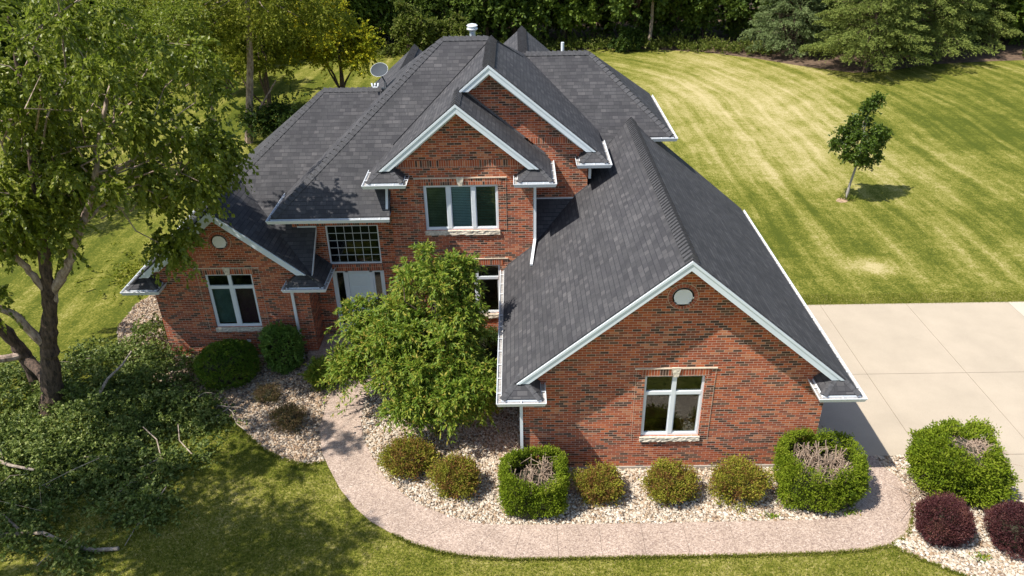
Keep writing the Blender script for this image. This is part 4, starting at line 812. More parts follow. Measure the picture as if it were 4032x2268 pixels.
# ---- further birches
def birch2(loc, h, stems, ells, nn, leafm, label, seed, lw=(.12, .085), group=None, bark=BARKB):
    rng = np.random.default_rng(seed); t = empty('birch_tree', loc, label, 'tree', group); cl = ell_clusters(ells, nn, rng, (.7, 1.15), .4)
    segs = [s for s in stems]
    for c, r in cl[::3]:
        a = np.array(stems[0][0][-2]); segs.append((limb_pts(a*.5+np.array(c)*.5, c, rng, 3, .4), [.04, .03, .02, .01]))
    branches('trunk', t, bark, segs, 7); P, D = cluster_crown(cl, 34, 16, .35, rng, .3, .95, .6, .2); leaves('crown', P, D, lw[0], lw[1], leafm, t, rng, .6)
    return t
birch2((-15.3, 42, 0), 12, [([(-15.25, 42, -.1), (-14.73, 42, 2.5), (-14.3, 42, 4.6), (-14.1, 42, 6), (-13.8, 42, 8.5), (-13.7, 42, 11)], [.24, .2, .17, .14, .1, .04]), ([(-14.9, 42, 1.2), (-14.0, 42, 2.3), (-13.1, 42, 3.5)], [.08, .06, .03])],
       [((-14.0, 42, 8.2), (4.2, 3.6, 2.8)), ((-16.5, 42, 6.6), (2.6, 2.5, 1.6)), ((-11.2, 42, 6.9), (2.4, 2.2, 2.0)), ((-13.5, 42.5, 11), (3.6, 3, 2)), ((-18.8, 42, 9), (3, 2.6, 2.4))], [40, 18, 16, 24, 20], L_BIRCH2, 'slender birch with sunlit pinkish trunk and yellow green crown left of the house', 21)
birch2((-14.9, 36.5, 0), 9, [([(-14.9, 35.5, -.1), (-15.37, 35.5, 1.4), (-15.9, 35.5, 2.4), (-16.5, 35.4, 4.5), (-16.8, 35.4, 7)], [.2, .17, .15, .11, .06]), ([(-14.8, 37.4, -.1), (-14.9, 37.4, 1.0), (-15.1, 37.5, 2.4), (-15.2, 37.8, 5)], [.15, .13, .1, .06])],
       [((-16.5, 35.5, 6.8), (2.6, 2.6, 2.6)), ((-19.5, 35.5, 7), (2.6, 2.6, 2.6)), ((-15.3, 36.5, 5.4), (1.6, 1.4, 1.2))], [26, 24, 9], L_BIRCH, 'leaning two stemmed birch half hidden behind the big birch crown', 22, (.11, .08))
birch2((-25.5, 31, 0), 10, [([(-25.5, 31, -.1), (-25.3, 31, 3), (-25.0, 31, 6), (-24.8, 31, 9)], [.2, .17, .12, .05])], [((-24.6, 31, 7.6), (3.4, 3.2, 3.2)), ((-22.4, 30.5, 6.0), (1.8, 1.8, 1.5))], [34, 9], L_BIRCH, 'birch at the far left of the lawn beyond the big birch', 23, (.11, .08))
birch2((-15.8, 10.6, 0), 12, [([(-15.8, 10.6, -.1), (-15.5, 10.6, 3), (-14.8, 10.5, 6), (-14.2, 10.5, 9)], [.26, .22, .15, .06])], [((-14.6, 11.4, 9.6), (2.2, 1.7, 1.3)), ((-12.6, 10.3, 10.2), (1.9, 1.4, 1.1)), ((-16.5, 11, 9.2), (2, 2, 1.6)), ((-10.9, 9.6, 10.6), (1.0, .9, .6))], [26, 20, 16, 6], L_BIRCH, 'birch left of the front lawn whose crown shades the grass below the leafy pile', 24, (.11, .08))
# ---- small ornamental tree in front of the door
rng = np.random.default_rng(31)
orn = empty('ornamental_tree', (-2.35, 16.6, 0), 'small spreading tree with narrow yellow green leaves in front of the entry', 'tree')
ells = [((-2.35, 17.6, 3.2), (1.5, 1.5, 1.5)), ((-2.2, 17.8, 4.55), (.95, .9, .6)), ((-3.3, 17.7, 2.8), (1.05, 1.0, .95)), ((-1.75, 17.3, 2.9), (.85, 1.0, .9)), ((-2.3, 16.6, 2.0), (1.45, 1.0, 1.0)), ((-1.65, 16.3, 1.4), (.95, .7, .75)), ((-1.3, 16.1, 1.9), (.8, .7, .7)), ((-2.3, 15.9, 1.6), (.9, .6, .7)), ((-2.9, 16.6, 1.4), (.9, .8, .7)), ((-4.3, 18.0, 2.75), (.75, .6, .5)), ((-3.9, 17.2, 1.9), (.8, .6, .5)), ((-4.9, 17.8, 1.5), (.5, .45, .3)), ((-1.9, 18.0, 4.0), (.6, .6, .5)), ((-1.35, 16.6, 2.0), (.6, .7, .6)), ((-2.6, 17.2, 2.6), (1.6, 1.1, 1.2))]
cl = ell_clusters(ells, [26, 10, 16, 16, 24, 14, 12, 12, 13, 8, 9, 6, 6, 10, 24], rng, (.32, .55), .45)
segs = [([(-2.35, 16.6, -.1), (-2.4, 16.7, .5), (-2.5, 16.9, 1.2), (-2.4, 17.3, 2.3), (-2.3, 17.6, 3.6)], [.12, .10, .08, .06, .03])]
for e, _ in ells: segs.append((limb_pts((-2.4, 16.75, .6), e, rng, 5, .3, .05), [.06, .05, .04, .03, .02, .01]))
for c, r in cl[::2]: segs.append((limb_pts(np.array(c)*.6+np.array((-2.4, 17.1, 2.2))*.4, c, rng, 3, .4), [.02, .016, .01, .006]))
branches('trunk', orn, BARKD, segs, 6)
P, D = cluster_crown(cl, 34, 16, .35, rng, .25, 1.0, .6, .4); P0, D0 = P, D+np.array((0, 0, -.12))
# long weeping sprays at the left edge
st = np.array([(-4.0, 17.6, 3.2), (-4.3, 17.7, 2.9), (-4.1, 17.4, 2.2), (-4.0, 17.0, 1.7), (-3.8, 18.2, 3.5)]*2)+rng.normal(size=(10, 3))*.15; dd = np.tile([(-1, .1, .15), (-1, .2, .0), (-1, 0, -.1), (-.9, -.3, -.2), (-.8, .5, .1)], (2, 1))+rng.normal(size=(10, 3))*.15
P, D = twigs(st, dd, 1.15, 46, .5, rng, .7); leaves('crown', np.concatenate([P0, P]), np.concatenate([D0, D]), .125, .042, L_ORN, orn, rng, .9)
# ---- young maple on the lawn
rng = np.random.default_rng(41)
sap = empty('young_tree', (15.0, 32.6, 0), 'young dark green maple standing alone on the striped lawn right of the house', 'tree')
ells = [((15.15, 32.6, 2.5), (1.15, 1.05, .65)), ((15.1, 32.6, 3.3), (.95, .85, .6)), ((15.25, 32.6, 4.2), (.35, .35, .45)), ((14.25, 32.6, 2.75), (.45, .4, .5)), ((16.0, 32.6, 3.0), (.45, .4, .45)), ((14.55, 32.5, 3.55), (.22, .2, .3)), ((15.55, 32.6, 1.85), (.7, .4, .22)), ((15.5, 32.6, 4.55), (.15, .15, .25))]
cl = ell_clusters(ells, [34, 22, 8, 9, 9, 4, 8, 3], rng, (.17, .30), .5)
segs = [([(15.0, 32.6, -.05), (15.05, 32.6, .7), (15.15, 32.6, 1.5), (15.15, 32.6, 3), (15.25, 32.6, 4.4)], [.07, .055, .05, .03, .01])]+[(limb_pts((15.15, 32.6, 1.5+.3*i), e[0], rng, 3, .2), [.025, .02, .015, .008]) for i, e in enumerate(ells)]
branches('trunk', sap, simple('smooth_bark', (.36, .33, .30), .8, .2, 9), segs, 7)
P, D = cluster_crown(cl, 20, 8, .25, rng, .25, .95, .7, .25); leaves('crown', P, D, .10, .08, L_SAP, sap, rng, .7)
mb = MB(); mb.v = []; 
g_ = flat_poly('bare_soil', [(14.45, 32.35), (14.6, 32.15), (14.9, 32.2), (15.05, 32.45), (14.95, 32.7), (14.65, 32.65)], .008, simple('dry_soil', (.38, .26, .16), .95, .3, 8))
P3 = np.column_stack([rng.normal(15.05, .16, 90), rng.normal(32.5, .12, 90), np.zeros(90)]); d = rng.normal(size=(90, 3))*.5; d[:, 2] = 1
tag(leaves('weed_tuft', P3, d, .28, .04, L_WEED, None, rng, 0), 'tuft of tall weeds at the foot of the young maple', 'weeds')

# ---- clipped shrubs
def shell_leaves(c, rx, ry, h, n, rng, size, wid, mat, parent, hole=None, lump=.08, hollow=0.0, extra=None, bottom=.25, name='foliage', power=2.6, up=.35, zc=None, m=12, tj=.05, hz=.25, deep=.14):
    """tufts of small leaves over a lumpy superellipsoid; hollow = radius fraction of an open top"""
    k = n//m; d = sph(k, rng); d[:, 2] = np.abs(d[:, 2])*np.where(rng.random(k) < bottom, -1, 1)
    s = (np.abs(d[:, 0])**power+np.abs(d[:, 1])**power+np.abs(d[:, 2])**power)**(-1/power); q = d*s[:, None]
    ph = rng.uniform(0, 6.28, 14); fr = rng.normal(size=(14, 3))*3.6; lm = sum(np.sin(q@fr[i]+ph[i]) for i in range(14))/14
    q = q*(1+lump*lm*2.6+rng.normal(size=k)*.03)[:, None]*rng.uniform(1-deep, 1.02, k)[:, None]; rad = np.hypot(q[:, 0], q[:, 1])
    if hollow: keep = ~((q[:, 2] > hz) & (rad < hollow*(1+.16*lm*3))); q, d, lm = q[keep], d[keep], lm[keep]
    k = len(q); zz = h/2 if zc is None else zc; tr = rng.normal(0, .2, k)+lm*.5
    P = np.column_stack([c[0]+q[:, 0]*rx, c[1]+q[:, 1]*ry, zz+q[:, 2]*h/2]); P = np.repeat(P, m, 0)+rng.normal(size=(k*m, 3))*tj*.6; P[:, 2] = np.maximum(P[:, 2], .015)
    D = np.repeat(d, m, 0)+rng.normal(size=(k*m, 3))*.75; D[:, 2] += up; tr = np.repeat(tr, m)
    if extra: P = np.concatenate([P, extra[0]]); D = np.concatenate([D, extra[1]]); tr = np.concatenate([tr, rng.normal(.05, .2, len(extra[0]))])
    if hole:
        hx, hy, ha, hb, zt = hole; e = ((P[:, 0]-hx)/ha)**2+((P[:, 1]-hy)/hb)**2; an = np.arctan2(P[:, 1]-hy, P[:, 0]-hx); kp = ~((e < 1+.35*np.sin(an*3+1)) & (P[:, 2] > zt)); P, D, tr = P[kp], D[kp], tr[kp]
    return leaves(name, P, D, size, wid, mat, parent, rng, .3, np.clip(.5+tr+rng.normal(0, .1, len(tr)), 0, 1))
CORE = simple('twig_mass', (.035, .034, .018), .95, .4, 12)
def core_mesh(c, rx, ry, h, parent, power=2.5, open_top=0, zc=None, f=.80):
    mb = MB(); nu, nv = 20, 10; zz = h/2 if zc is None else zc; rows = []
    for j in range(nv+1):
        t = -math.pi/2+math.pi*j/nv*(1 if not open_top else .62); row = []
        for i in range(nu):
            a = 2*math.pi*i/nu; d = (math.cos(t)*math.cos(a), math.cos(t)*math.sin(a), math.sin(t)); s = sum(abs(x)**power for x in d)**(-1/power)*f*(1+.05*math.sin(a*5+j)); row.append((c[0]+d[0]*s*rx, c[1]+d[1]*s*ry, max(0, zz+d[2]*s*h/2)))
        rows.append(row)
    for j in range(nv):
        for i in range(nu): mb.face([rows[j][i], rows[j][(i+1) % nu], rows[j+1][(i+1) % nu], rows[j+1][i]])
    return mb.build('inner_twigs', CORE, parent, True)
def shrub_twigs(c, rx, ry, h, n, rng, parent, mat=TWIG, top=.75, r0=.014, name='branch', inner=.15):
    segs = []
    for i in range(n):
        a = rng.uniform(0, 6.28); f = math.sqrt(rng.uniform(.02, 1)); e = (c[0]+math.cos(a)*rx*f*.85, c[1]+math.sin(a)*ry*f*.85, h*top*rng.uniform(.75, 1.1)); b = (c[0]+math.cos(a)*rx*f*inner, c[1]+math.sin(a)*ry*f*inner, 0)
        segs.append((limb_pts(b, e, rng, 4, .25), taper(r0, r0*.5, 5)))
    return branches(name, parent, mat, segs, 5)
def hollow_hedge(c, rx, ry, h, seed, label, hol=.72, n=40000, dead=70, topf=.74):
    rng = np.random.default_rng(seed); s = empty('arborvitae_shrub', (c[0], c[1], 0), label, 'shrub')
    shell_leaves(c, rx, ry, h, n, rng, .055, .026, L_ARB, s, hollow=hol, lump=.10, power=3.6, bottom=.42, up=.5, m=16, tj=.055, hz=.1, deep=.10)
    core_mesh(c, rx, ry, h, s, 4.0, 1, f=.86); core_mesh(c, rx*hol*1.02, ry*hol*1.02, h*.9, s, 3, 0, zc=h*.12, f=1.0)
    # ragged inner rim of foliage and bare cut stems in the open top
    k = 260; a = rng.uniform(0, 6.28, k); P = np.column_stack([c[0]+np.cos(a)*rx*hol*rng.uniform(.95, 1.12, k), c[1]+np.sin(a)*ry*hol*rng.uniform(.95, 1.12, k), h*rng.uniform(.55, .97, k)])
    P = np.repeat(P, 14, 0)+rng.normal(size=(k*14, 3))*.035; D = rng.normal(size=(k*14, 3)); D[:, 2] += .6; leaves('rim_foliage', P, D, .05, .026, L_ARB, s, rng, .3)
    segs = []
    for i in range(dead):
        a = rng.uniform(0, 6.28); f = math.sqrt(rng.uniform(0, 1))*hol*.9; x, y = c[0]+math.cos(a)*rx*f, c[1]+math.sin(a)*ry*f; z = h*topf*rng.uniform(.8, 1.22)
        ln = rng.normal(size=3)*.13; segs.append(([(x-ln[0], y-ln[1], .1), (x, y, z*.6), (x+ln[0]*.6, y+ln[1]*.6, z)], [.024, .019, .014]))
        for k in range(4):
            b = np.array((x, y, z*rng.uniform(.6, .95))); e = b+rng.normal(size=3)*(.16, .16, .07); segs.append(([b, (b+e)/2+rng.normal(size=3)*.03, e], [.008, .006, .004]))
    branches('dead_branch', s, TWIG, segs, 5)
    return s
hollow_hedge((.28, 13.98), .76, .74, 1.26, 51, 'barrel shaped arborvitae with open brown top, left corner of the garage wall', .83, dead=55)
hollow_hedge((7.27, 14.2), .96, .86, 1.42, 52, 'barrel shaped arborvitae full of bare cut stems, right corner of the garage wall', .84, 48000, 90)
# dome with a dead patch on top
rng = np.random.default_rng(53); s3 = empty('arborvitae_shrub', (10.62, 14.45, 0), 'wide domed arborvitae with a dead brown patch on top beside the drive', 'shrub')
shell_leaves((10.70, 14.3), .96, .93, 1.46, 52000, rng, .07, .034, L_ARB, s3, lump=.22, power=2.9, bottom=.36, up=.35, zc=.73, m=30, tj=.085, deep=.16, hole=(10.86, 14.25, .58, .40, 1.0))
core_mesh((10.70, 14.3), .96, .93, 1.46, s3, 2.8, zc=.73, f=.78)
segs = []
for i in range(620):
    a = rng.uniform(0, 6.28); f = math.sqrt(rng.uniform(0, 1)); x, y = 10.86+math.cos(a)*.60*f, 14.28+math.sin(a)*.43*f; b = np.array((x, y, 1.26-.10*f)); d = rng.normal(size=3)*(.13, .13, .04)+(0, 0, .07); segs.append(([b, b+d*.6, b+d*1.3], [.010, .008, .005]))
for i in range(90):
    b = np.array((9.75+rng.normal()*.18, 13.9+rng.normal()*.3, .1)); d = rng.normal(size=3)*(.15, .15, .08)+(0, 0, .1); segs.append(([b, b+d, b+d*1.8], [.008, .006, .004]))
branches('dead_branch', s3, TWIG, segs, 4)
def round_shrub(name, c, r, h, seed, label, mat, n, size, wid, group=None, lump=.14, power=2.2, bottom=.3, cat='shrub', up=.4, stems=8, tm=12, tj=.05, deep=.14, cf=.8, sprig=0):
    rng = np.random.default_rng(seed); s = empty(name, (c[0], c[1], 0), label, cat, group); rx, ry = r if hasattr(r, '__len__') else (r, r)
    ex = None
    if sprig:
        d = sph(sprig, rng); d[:, 2] = np.abs(d[:, 2])*1.1; d = nrm(d); q = np.column_stack([c[0]+d[:, 0]*rx*.85, c[1]+d[:, 1]*ry*.85, h/2+d[:, 2]*h*.42])
        ex = twigs(q, d+rng.normal(size=d.shape)*.35+(0, 0, .25), rng.uniform(.14, .34, sprig), 20, .1, rng, .7)
    shell_leaves(c, rx, ry, h, n, rng, size, wid, mat, s, extra=ex, lump=lump, power=power, bottom=bottom, up=up, m=tm, tj=tj, deep=deep)
    core_mesh(c, rx, ry, h, s, power, f=cf); shrub_twigs(c, rx, ry, h, stems, rng, s, BARKD, .8, .012); return s
round_shrub('boxwood_shrub', (-8.95, 19.25), (.86, .78), 1.2, 61, 'round clipped dark green boxwood below the left wing window', L_BOX, 30000, .04, .03, lump=.05, power=2.5, deep=.07, tj=.03)
round_shrub('upright_shrub', (-7.38, 19.85), (.60, .52), 1.5, 62, 'upright leafy green shrub beside the left wing downspout', L_EUO, 11000, .075, .048, sprig=40, lump=.20, power=2.1, bottom=.45, cf=.65)
round_shrub('barberry_shrub', (-7.5, 18.2), (.36, .33), .5, 63, 'small sparse brownish barberry, nearer the house of two in the left gravel', L_BARB, 3500, .035, .024, lump=.3, cf=.5, deep=.3)
round_shrub('barberry_shrub', (-6.55, 16.95), (.44, .40), .70, 64, 'small sparse brownish barberry beside the curve of the walk', L_BARB, 6000, .035, .024, sprig=40, lump=.3, cf=.6, deep=.3)
sp = 'brown tipped spirea shrubs in the stone bed'
kw = dict(sprig=55, lump=.34, tm=22, tj=.10, deep=.30, cf=.68, power=2.3)
round_shrub('spirea_shrub', (1.93, 14.1), (.50, .44), .78, 65, 'brown tipped green spirea right beside the left arborvitae', L_SPI, 15000, .045, .03, sp, **kw)
round_shrub('spirea_shrub', (3.66, 14.1), (.58, .46), .82, 66, 'brown tipped green spirea below the garage window, middle of three along the wall', L_SPI, 17000, .045, .03, sp, **kw)
round_shrub('spirea_shrub', (5.36, 14.1), (.63, .47), .84, 67, 'brown tipped green spirea next to the right arborvitae', L_SPI, 18000, .045, .03, sp, **kw)
round_shrub('spirea_shrub', (-1.66, 14.4), (.53, .48), .86, 68, 'round green spirea between the small tree and the left arborvitae', L_SPI, 16000, .045, .03, sp, **kw)
round_shrub('spirea_shrub', (-2.93, 15.15), (.60, .52), .86, 69, 'green spirea tucked under the front of the small tree', L_SPI, 16000, .045, .03, sp, **kw)
pg = 'purple barberries by the drive'
round_shrub('purple_shrub', (9.66, 12.70), (.55, .50), 1.0, 71, 'round dark purple barberry between the walk and the domed arborvitae', L_PURP, 24000, .036, .024, pg, sprig=30, lump=.10, power=2.4, tj=.05, deep=.12)
round_shrub('purple_shrub', (11.2, 12.45), (.60, .56), .98, 72, 'dark purple barberry at the right edge of the picture', L_PURP, 24000, .036, .024, pg, sprig=40, lump=.12, power=2.3, tj=.05, deep=.14)
round_shrub('leafy_shrub', (-6.0, 18.95), (.50, .42), .78, 76, 'loose green shrub between the porch step and the walk, left of the small tree', L_ORN, 5200, .075, .034, sprig=40, lump=.3, cf=.55, deep=.3)
round_shrub('yew_shrub', (-1.15, 20.1), (.85, .6), 1.0, 73, 'dark green yew under the ground floor triple window', L_DARK, 12000, .06, .03, lump=.2)
round_shrub('yew_shrub', (-.95, 18.3), (.75, .7), 1.1, 74, 'dark green yew between the small tree and the garage side wall', L_DARK, 12000, .06, .03, lump=.2)
# small weeds in the gravel
rng = np.random.default_rng(75)
for (x, y, k, lb) in ((5.95, 13.35, 60, 'small green weed sprouting at the walk edge left of the right arborvitae'), (7.9, 13.45, 50, 'green sprout at the foot of the right arborvitae'), (10.3, 12.05, 60, 'low green weed under the purple barberry')):
    P3 = np.column_stack([rng.normal(x, .11, k), rng.normal(y, .05, k), np.full(k, .04)]); d = rng.normal(size=(k, 3)); d[:, 2] = np.abs(d[:, 2])+.3; tag(leaves('weed_tuft', P3, d, .09, .04, L_ORN, None, rng, .5), lb, 'weeds')

# ---- the pile of cut branches
rng = np.random.default_rng(81)
pile = empty('branch_pile', (-11.5, 17, 0), 'large pile of cut leafy branches spread under the big birch', 'cut branches')
pl_ell = [(-13.0, 19.6, 1.8, 1.6, .9), (-11.2, 19.3, 1.5, 1.2, .8), (-12.6, 17.0, 2.6, 2.0, .85), (-10.6, 17.5, 2.0, 1.3, .55), (-13.9, 15.3, 2.8, 1.8, .8), (-11.4, 15.6, 1.9, 1.3, .5), (-12.9, 13.6, 1.9, 1.4, .55), (-16.0, 17.8, 2.2, 2.4, .9), (-9.5, 13.9, 1.0, .8, .28), (-9.1, 17.2, 1.0, .6, .2), (-12.2, 21.3, 1.0, 1.1, .6), (-9.4, 15.6, 1.0, .6, .2), (-10.4, 12.3, .8, .4, .15), (-10.2, 14.9, .9, .7, .25)]
wts = np.array([e[2]*e[3] for e in pl_ell]); wts = wts/wts.sum(); NT = 5000; pick = rng.choice(len(pl_ell), NT, p=wts); E_ = np.array(pl_ell)[pick]
a = rng.uniform(0, 6.28, NT); f = np.sqrt(rng.uniform(0, 1, NT))*rng.uniform(.8, 1.15, NT); X = E_[:, 0]+np.cos(a)*f*E_[:, 2]; Y = E_[:, 1]+np.sin(a)*f*E_[:, 3]
Z = E_[:, 4]*np.clip(1-f**2, .04, 1)*rng.uniform(.45, 1.15, NT)*(.72+.30*np.sin(X*2.3+Y)*np.cos(Y*2.1-X*.7)*2)+.04; Z = np.clip(Z, .03, 1.2)
st = np.column_stack([X, Y, Z]); dd = rng.normal(size=(NT, 3)); dd[:, 2] = rng.normal(.08, .25, NT); dd[:, 0] += .4
P, D = twigs(st, dd, rng.uniform(.3, .7, NT), 14, .12, rng, .75); keep = ~((P[:, 0] > -11.3) & (P[:, 0] < -6.4) & (P[:, 1] > 20.3)); P, D = P[keep], D[keep]; P[:, 2] = np.maximum(P[:, 2], .02)
cl = []
for i in range(190):
    e = pl_ell[rng.choice(len(pl_ell), p=wts)]; a = rng.uniform(0, 6.28); f = math.sqrt(rng.uniform(0, 1)); x, y = e[0]+math.cos(a)*f*e[2], e[1]+math.sin(a)*f*e[3]
    if not (-11.6 < x < -6.2 and y > 20.0): cl.append(((x, y, e[4]*(1-f*f)*.9+.12), rng.uniform(.22, .42)))
P2, D2 = cluster_crown(cl, 12, 13, .3, rng, .25, 1.1, .6, .25); P2[:, 2] = np.maximum(P2[:, 2], .03); P = np.concatenate([P, P2]); D = np.concatenate([D, D2])
leaves('cut_foliage', P, D, .085, .06, L_PILE, pile, rng, .6)
segs = []
for i in range(16):
    e = pl_ell[rng.choice(len(pl_ell), p=wts)]; c = np.array((e[0]+rng.normal()*e[2]*.5, e[1]+rng.normal()*e[3]*.5, e[4]*rng.uniform(.5, 1.0)+.05)); d = rng.normal(size=3)*(1, 1, .12)*.45; segs.append((limb_pts(c-d, c+d, rng, 4, .3), [.010, .009, .007, .006, .004]))
branches('twig', pile, WOODW, segs, 5)
rng = np.random.default_rng(82)
NT = 260; st = np.column_stack([rng.normal(-13.7, 1.1, NT), rng.normal(26.3, 1.0, NT), rng.uniform(.03, .5, NT)]); dd = rng.normal(size=(NT, 3)); dd[:, 2] *= .3
p2 = empty('branch_pile', (-13.7, 26.3, 0), 'small leafy cut branches lying on the lawn behind the left wing corner', 'cut branches'); P, D = twigs(st, dd, .6, 20, .1, rng, .7); P[:, 2] = np.maximum(P[:, 2], .02); leaves('cut_foliage', P, D, .10, .07, L_BIRCH2, p2, rng, .7)
branches('twig', p2, WOODW, [(limb_pts((-14.4, 26, .2), (-12.8, 26.6, .3), rng, 4, .2), [.03, .025, .02, .015, .01])], 6)
def log(pts, r0, r1, label, seed, subs=()):
    rng = np.random.default_rng(seed); n = len(pts); segs = [(pts, taper(r0, r1, n))]
    for sgm in subs: segs.append((sgm, taper(r1*.8, r1*.35, len(sgm))))
    mb = MB()
    for p, r in segs: mb.tube(p, r, 8)
    o = mb.build('fallen_branch', WOODW, None, True); return tag(o, label, 'branch')
log([(-12.9, 12.75, .12), (-12.2, 12.95, .2), (-11.4, 13.0, .18), (-10.6, 12.65, .12), (-10.0, 12.55, .07), (-9.45, 12.6, .06)], .05, .045, 'long pale bare branch lying at the front edge of the leafy pile', 91, [[(-11.9, 13.0, .2), (-12.5, 13.4, .35), (-13.1, 13.5, .4)]])
log([(-14.5, 15.0, .75), (-13.6, 14.95, .8), (-13.0, 14.75, .72), (-12.4, 14.7, .6)], .06, .03, 'thick whitish limb sticking out of the pile at the left edge', 92)
log([(-11.6, 19.0, 1.3), (-11.75, 18.6, 1.1), (-12.0, 18.1, .95), (-12.05, 17.6, .8)], .022, .045, 'short peeled branch standing up out of the pile near the house corner', 93)
log([(-10.35, 16.4, .55), (-9.9, 16.1, .35), (-9.6, 15.55, .2), (-9.15, 15.25, .08), (-8.85, 15.35, .06)], .014, .024, 'forked pale branch curving down onto the grass right of the pile', 94, [[(-9.6, 15.55, .2), (-10.0, 15.25, .15), (-10.3, 15.15, .12)]])
log([(-9.6, 16.8, .3), (-9.35, 16.2, .22), (-8.9, 15.8, .1), (-8.55, 15.7, .06)], .012, .02, 'slender pale branch above the forked one on the grass', 95)
log([(-8.8, 17.9, .2), (-8.35, 17.55, .12), (-8.1, 17.1, .06), (-7.75, 16.8, .05)], .012, .022, 'thin curved branch at the right tip of the pile by the gravel edge', 96, [[(-8.5, 17.7, .15), (-8.8, 17.3, .1), (-8.6, 17.1, .05)]])
log([(-9.0, 14.4, .25), (-9.1, 13.8, .2), (-9.3, 13.2, .1), (-9.35, 12.7, .05)], .012, .009, 'thin leafy twig trailing from the pile toward the bottom lawn', 97)

# ---- leafy trees and yellow tree behind the left wing
def bushy(name, loc, ells, nn, leafm, label, seed, lw=(.16, .12), bark=BARKD, ntw=26, m=16, cat='tree', group=None, rr=(.6, 1.0)):
    rng = np.random.default_rng(seed); t = empty(name, loc, label, cat, group); cl = ell_clusters(ells, nn, rng, rr, .4); b0 = np.array(loc)
    segs = [([tuple(b0+(0, 0, -.1)), tuple(b0+(.1, 0, ells[0][0][2]*.4)), tuple(np.array(ells[0][0]))], [.16, .13, .05])]
    for e, _ in ells: segs.append((limb_pts(b0+(rng.normal()*.15, 0, .3), e, rng, 4, .15), [.09, .07, .05, .035, .015]))
    for c, r in cl[::4]: segs.append((limb_pts(np.array(ells[0][0])*.5+np.array(c)*.5, c, rng, 3, .4), [.03, .02, .015, .01]))
    branches('trunk', t, bark, segs, 6); P, D = cluster_crown(cl, ntw, m, .3, rng, .3, .95, .7, .25); leaves('crown', P, D, lw[0], lw[1], leafm, t, rng, .6); return t
bushy('yellowing_maple', (-11.5, 50.5, 0), [((-11.4, 50.5, 3.6), (1.7, 1.5, 1.6)), ((-11.5, 50.5, 5.6), (.8, .8, 1.1)), ((-10.0, 50.3, 3.3), (1.0, 1.0, 1.0)), ((-13.3, 50.6, 3.8), (1.5, 1.2, 1.3)), ((-13.3, 50.6, 5.6), (.6, .6, 1.2))], [20, 12, 9, 14, 8], L_YEL, 'small maple turning yellow beyond the satellite dish', 101)
bushy('lawn_tree', (-15.5, 47.5, 0), [((-15.3, 47.5, 4.4), (2.6, 2.2, 2.2)), ((-15.9, 47.5, 7.0), (2.2, 2.0, 1.8)), ((-17.6, 47.5, 3.2), (1.6, 1.4, 1.0))], [30, 20, 10], L_BIRCH2, 'broad yellow green tree between the slender birch and the yellowing maple', 102)
bushy('leafy_bush', (-12.6, 41.0, 0), [((-12.6, 41.0, 1.5), (1.3, 1.1, 1.0)), ((-13.9, 41.0, 1.8), (.9, .7, .6))], [16, 8], L_DARK, 'dark leafy bush on the lawn beside the slender birch', 103, (.13, .09), cat='shrub')
bushy('overgrown_shrub', (-8.2, 60.5, 0), [((-8.2, 60.5, 2.4), (1.5, 1.3, 1.8)), ((-6.8, 60.8, 2.0), (1.6, 1.2, 1.5)), ((-4.6, 61.3, 1.8), (1.4, 1.2, 1.4))], [14, 12, 9], L_WEED, 'bright green vine covered shrub at the edge of the wood behind the roof', 104, (.2, .16), cat='shrub')
bushy('lawn_tree', (-19.8, 52.5, 0), [((-19.8, 52.5, 5), (3.0, 2.4, 2.4)), ((-22.5, 53, 6), (2.6, 2.4, 2.4))], [24, 20], L_WOOD, 'dark tree at the lawn edge behind the slender birch', 105, (.2, .15))
# ---- the wood behind the lawn
def wood_proto(seed, h, r, mat=L_WOOD):
    rng = np.random.default_rng(seed); t = empty('forest_tree', (0, 0, 0), '', 'tree', 'leafy trees of the dense wood behind the lawn')
    ells = [((0, 0, h*.62), (r, r, h*.34)), ((r*.4, -r*.3, h*.38), (r*.8, r*.75, h*.2)), ((-r*.5, r*.1, h*.42), (r*.7, r*.7, h*.2)), ((0, 0, h*.85), (r*.6, r*.6, h*.16))]
    cl = ell_clusters(ells, [30, 13, 13, 12], rng, (.55, 1.15), .5)
    segs = [([(0, 0, -.1), (.1, 0, h*.3), (0, .1, h*.6), (.1, 0, h*.85)], [.19, .15, .1, .04])]+[(limb_pts((0, 0, h*.25), c, rng, 3, .3), [.06, .04, .03, .015]) for c, _ in cl[::5]]
    branches('trunk', t, BARKD, segs, 6); P, D = cluster_crown(cl, 18, 12, .3, rng, .35, .95, .75, .2); leaves('crown', P, D, .27, .20, mat, t, rng, .6); return t
L_WOOD2 = leaf_mat('forest_leaf_light', [(.06, .10, .012), (.10, .155, .018), (.15, .21, .026), (.21, .26, .04)], .25, .6, .25)
protos = [wood_proto(201, 9, 2.7), wood_proto(202, 10, 3.0), wood_proto(203, 8, 2.4, L_WOOD2), wood_proto(204, 9.5, 2.8)]
WL = 'tall dark green leafy tree standing in the dense wood behind the lawn'
def place(p, x, y, rot, sc, label, first):
    if first: o = p
    else:
        o = p.copy(); col.objects.link(o)
        for ch in list(p.children): c = ch.copy(); col.objects.link(c); c.parent = o
    o.location = (x, y, 0); o.rotation_euler = (0, 0, rot); o.scale = (sc, sc, sc); o['label'] = label; return o
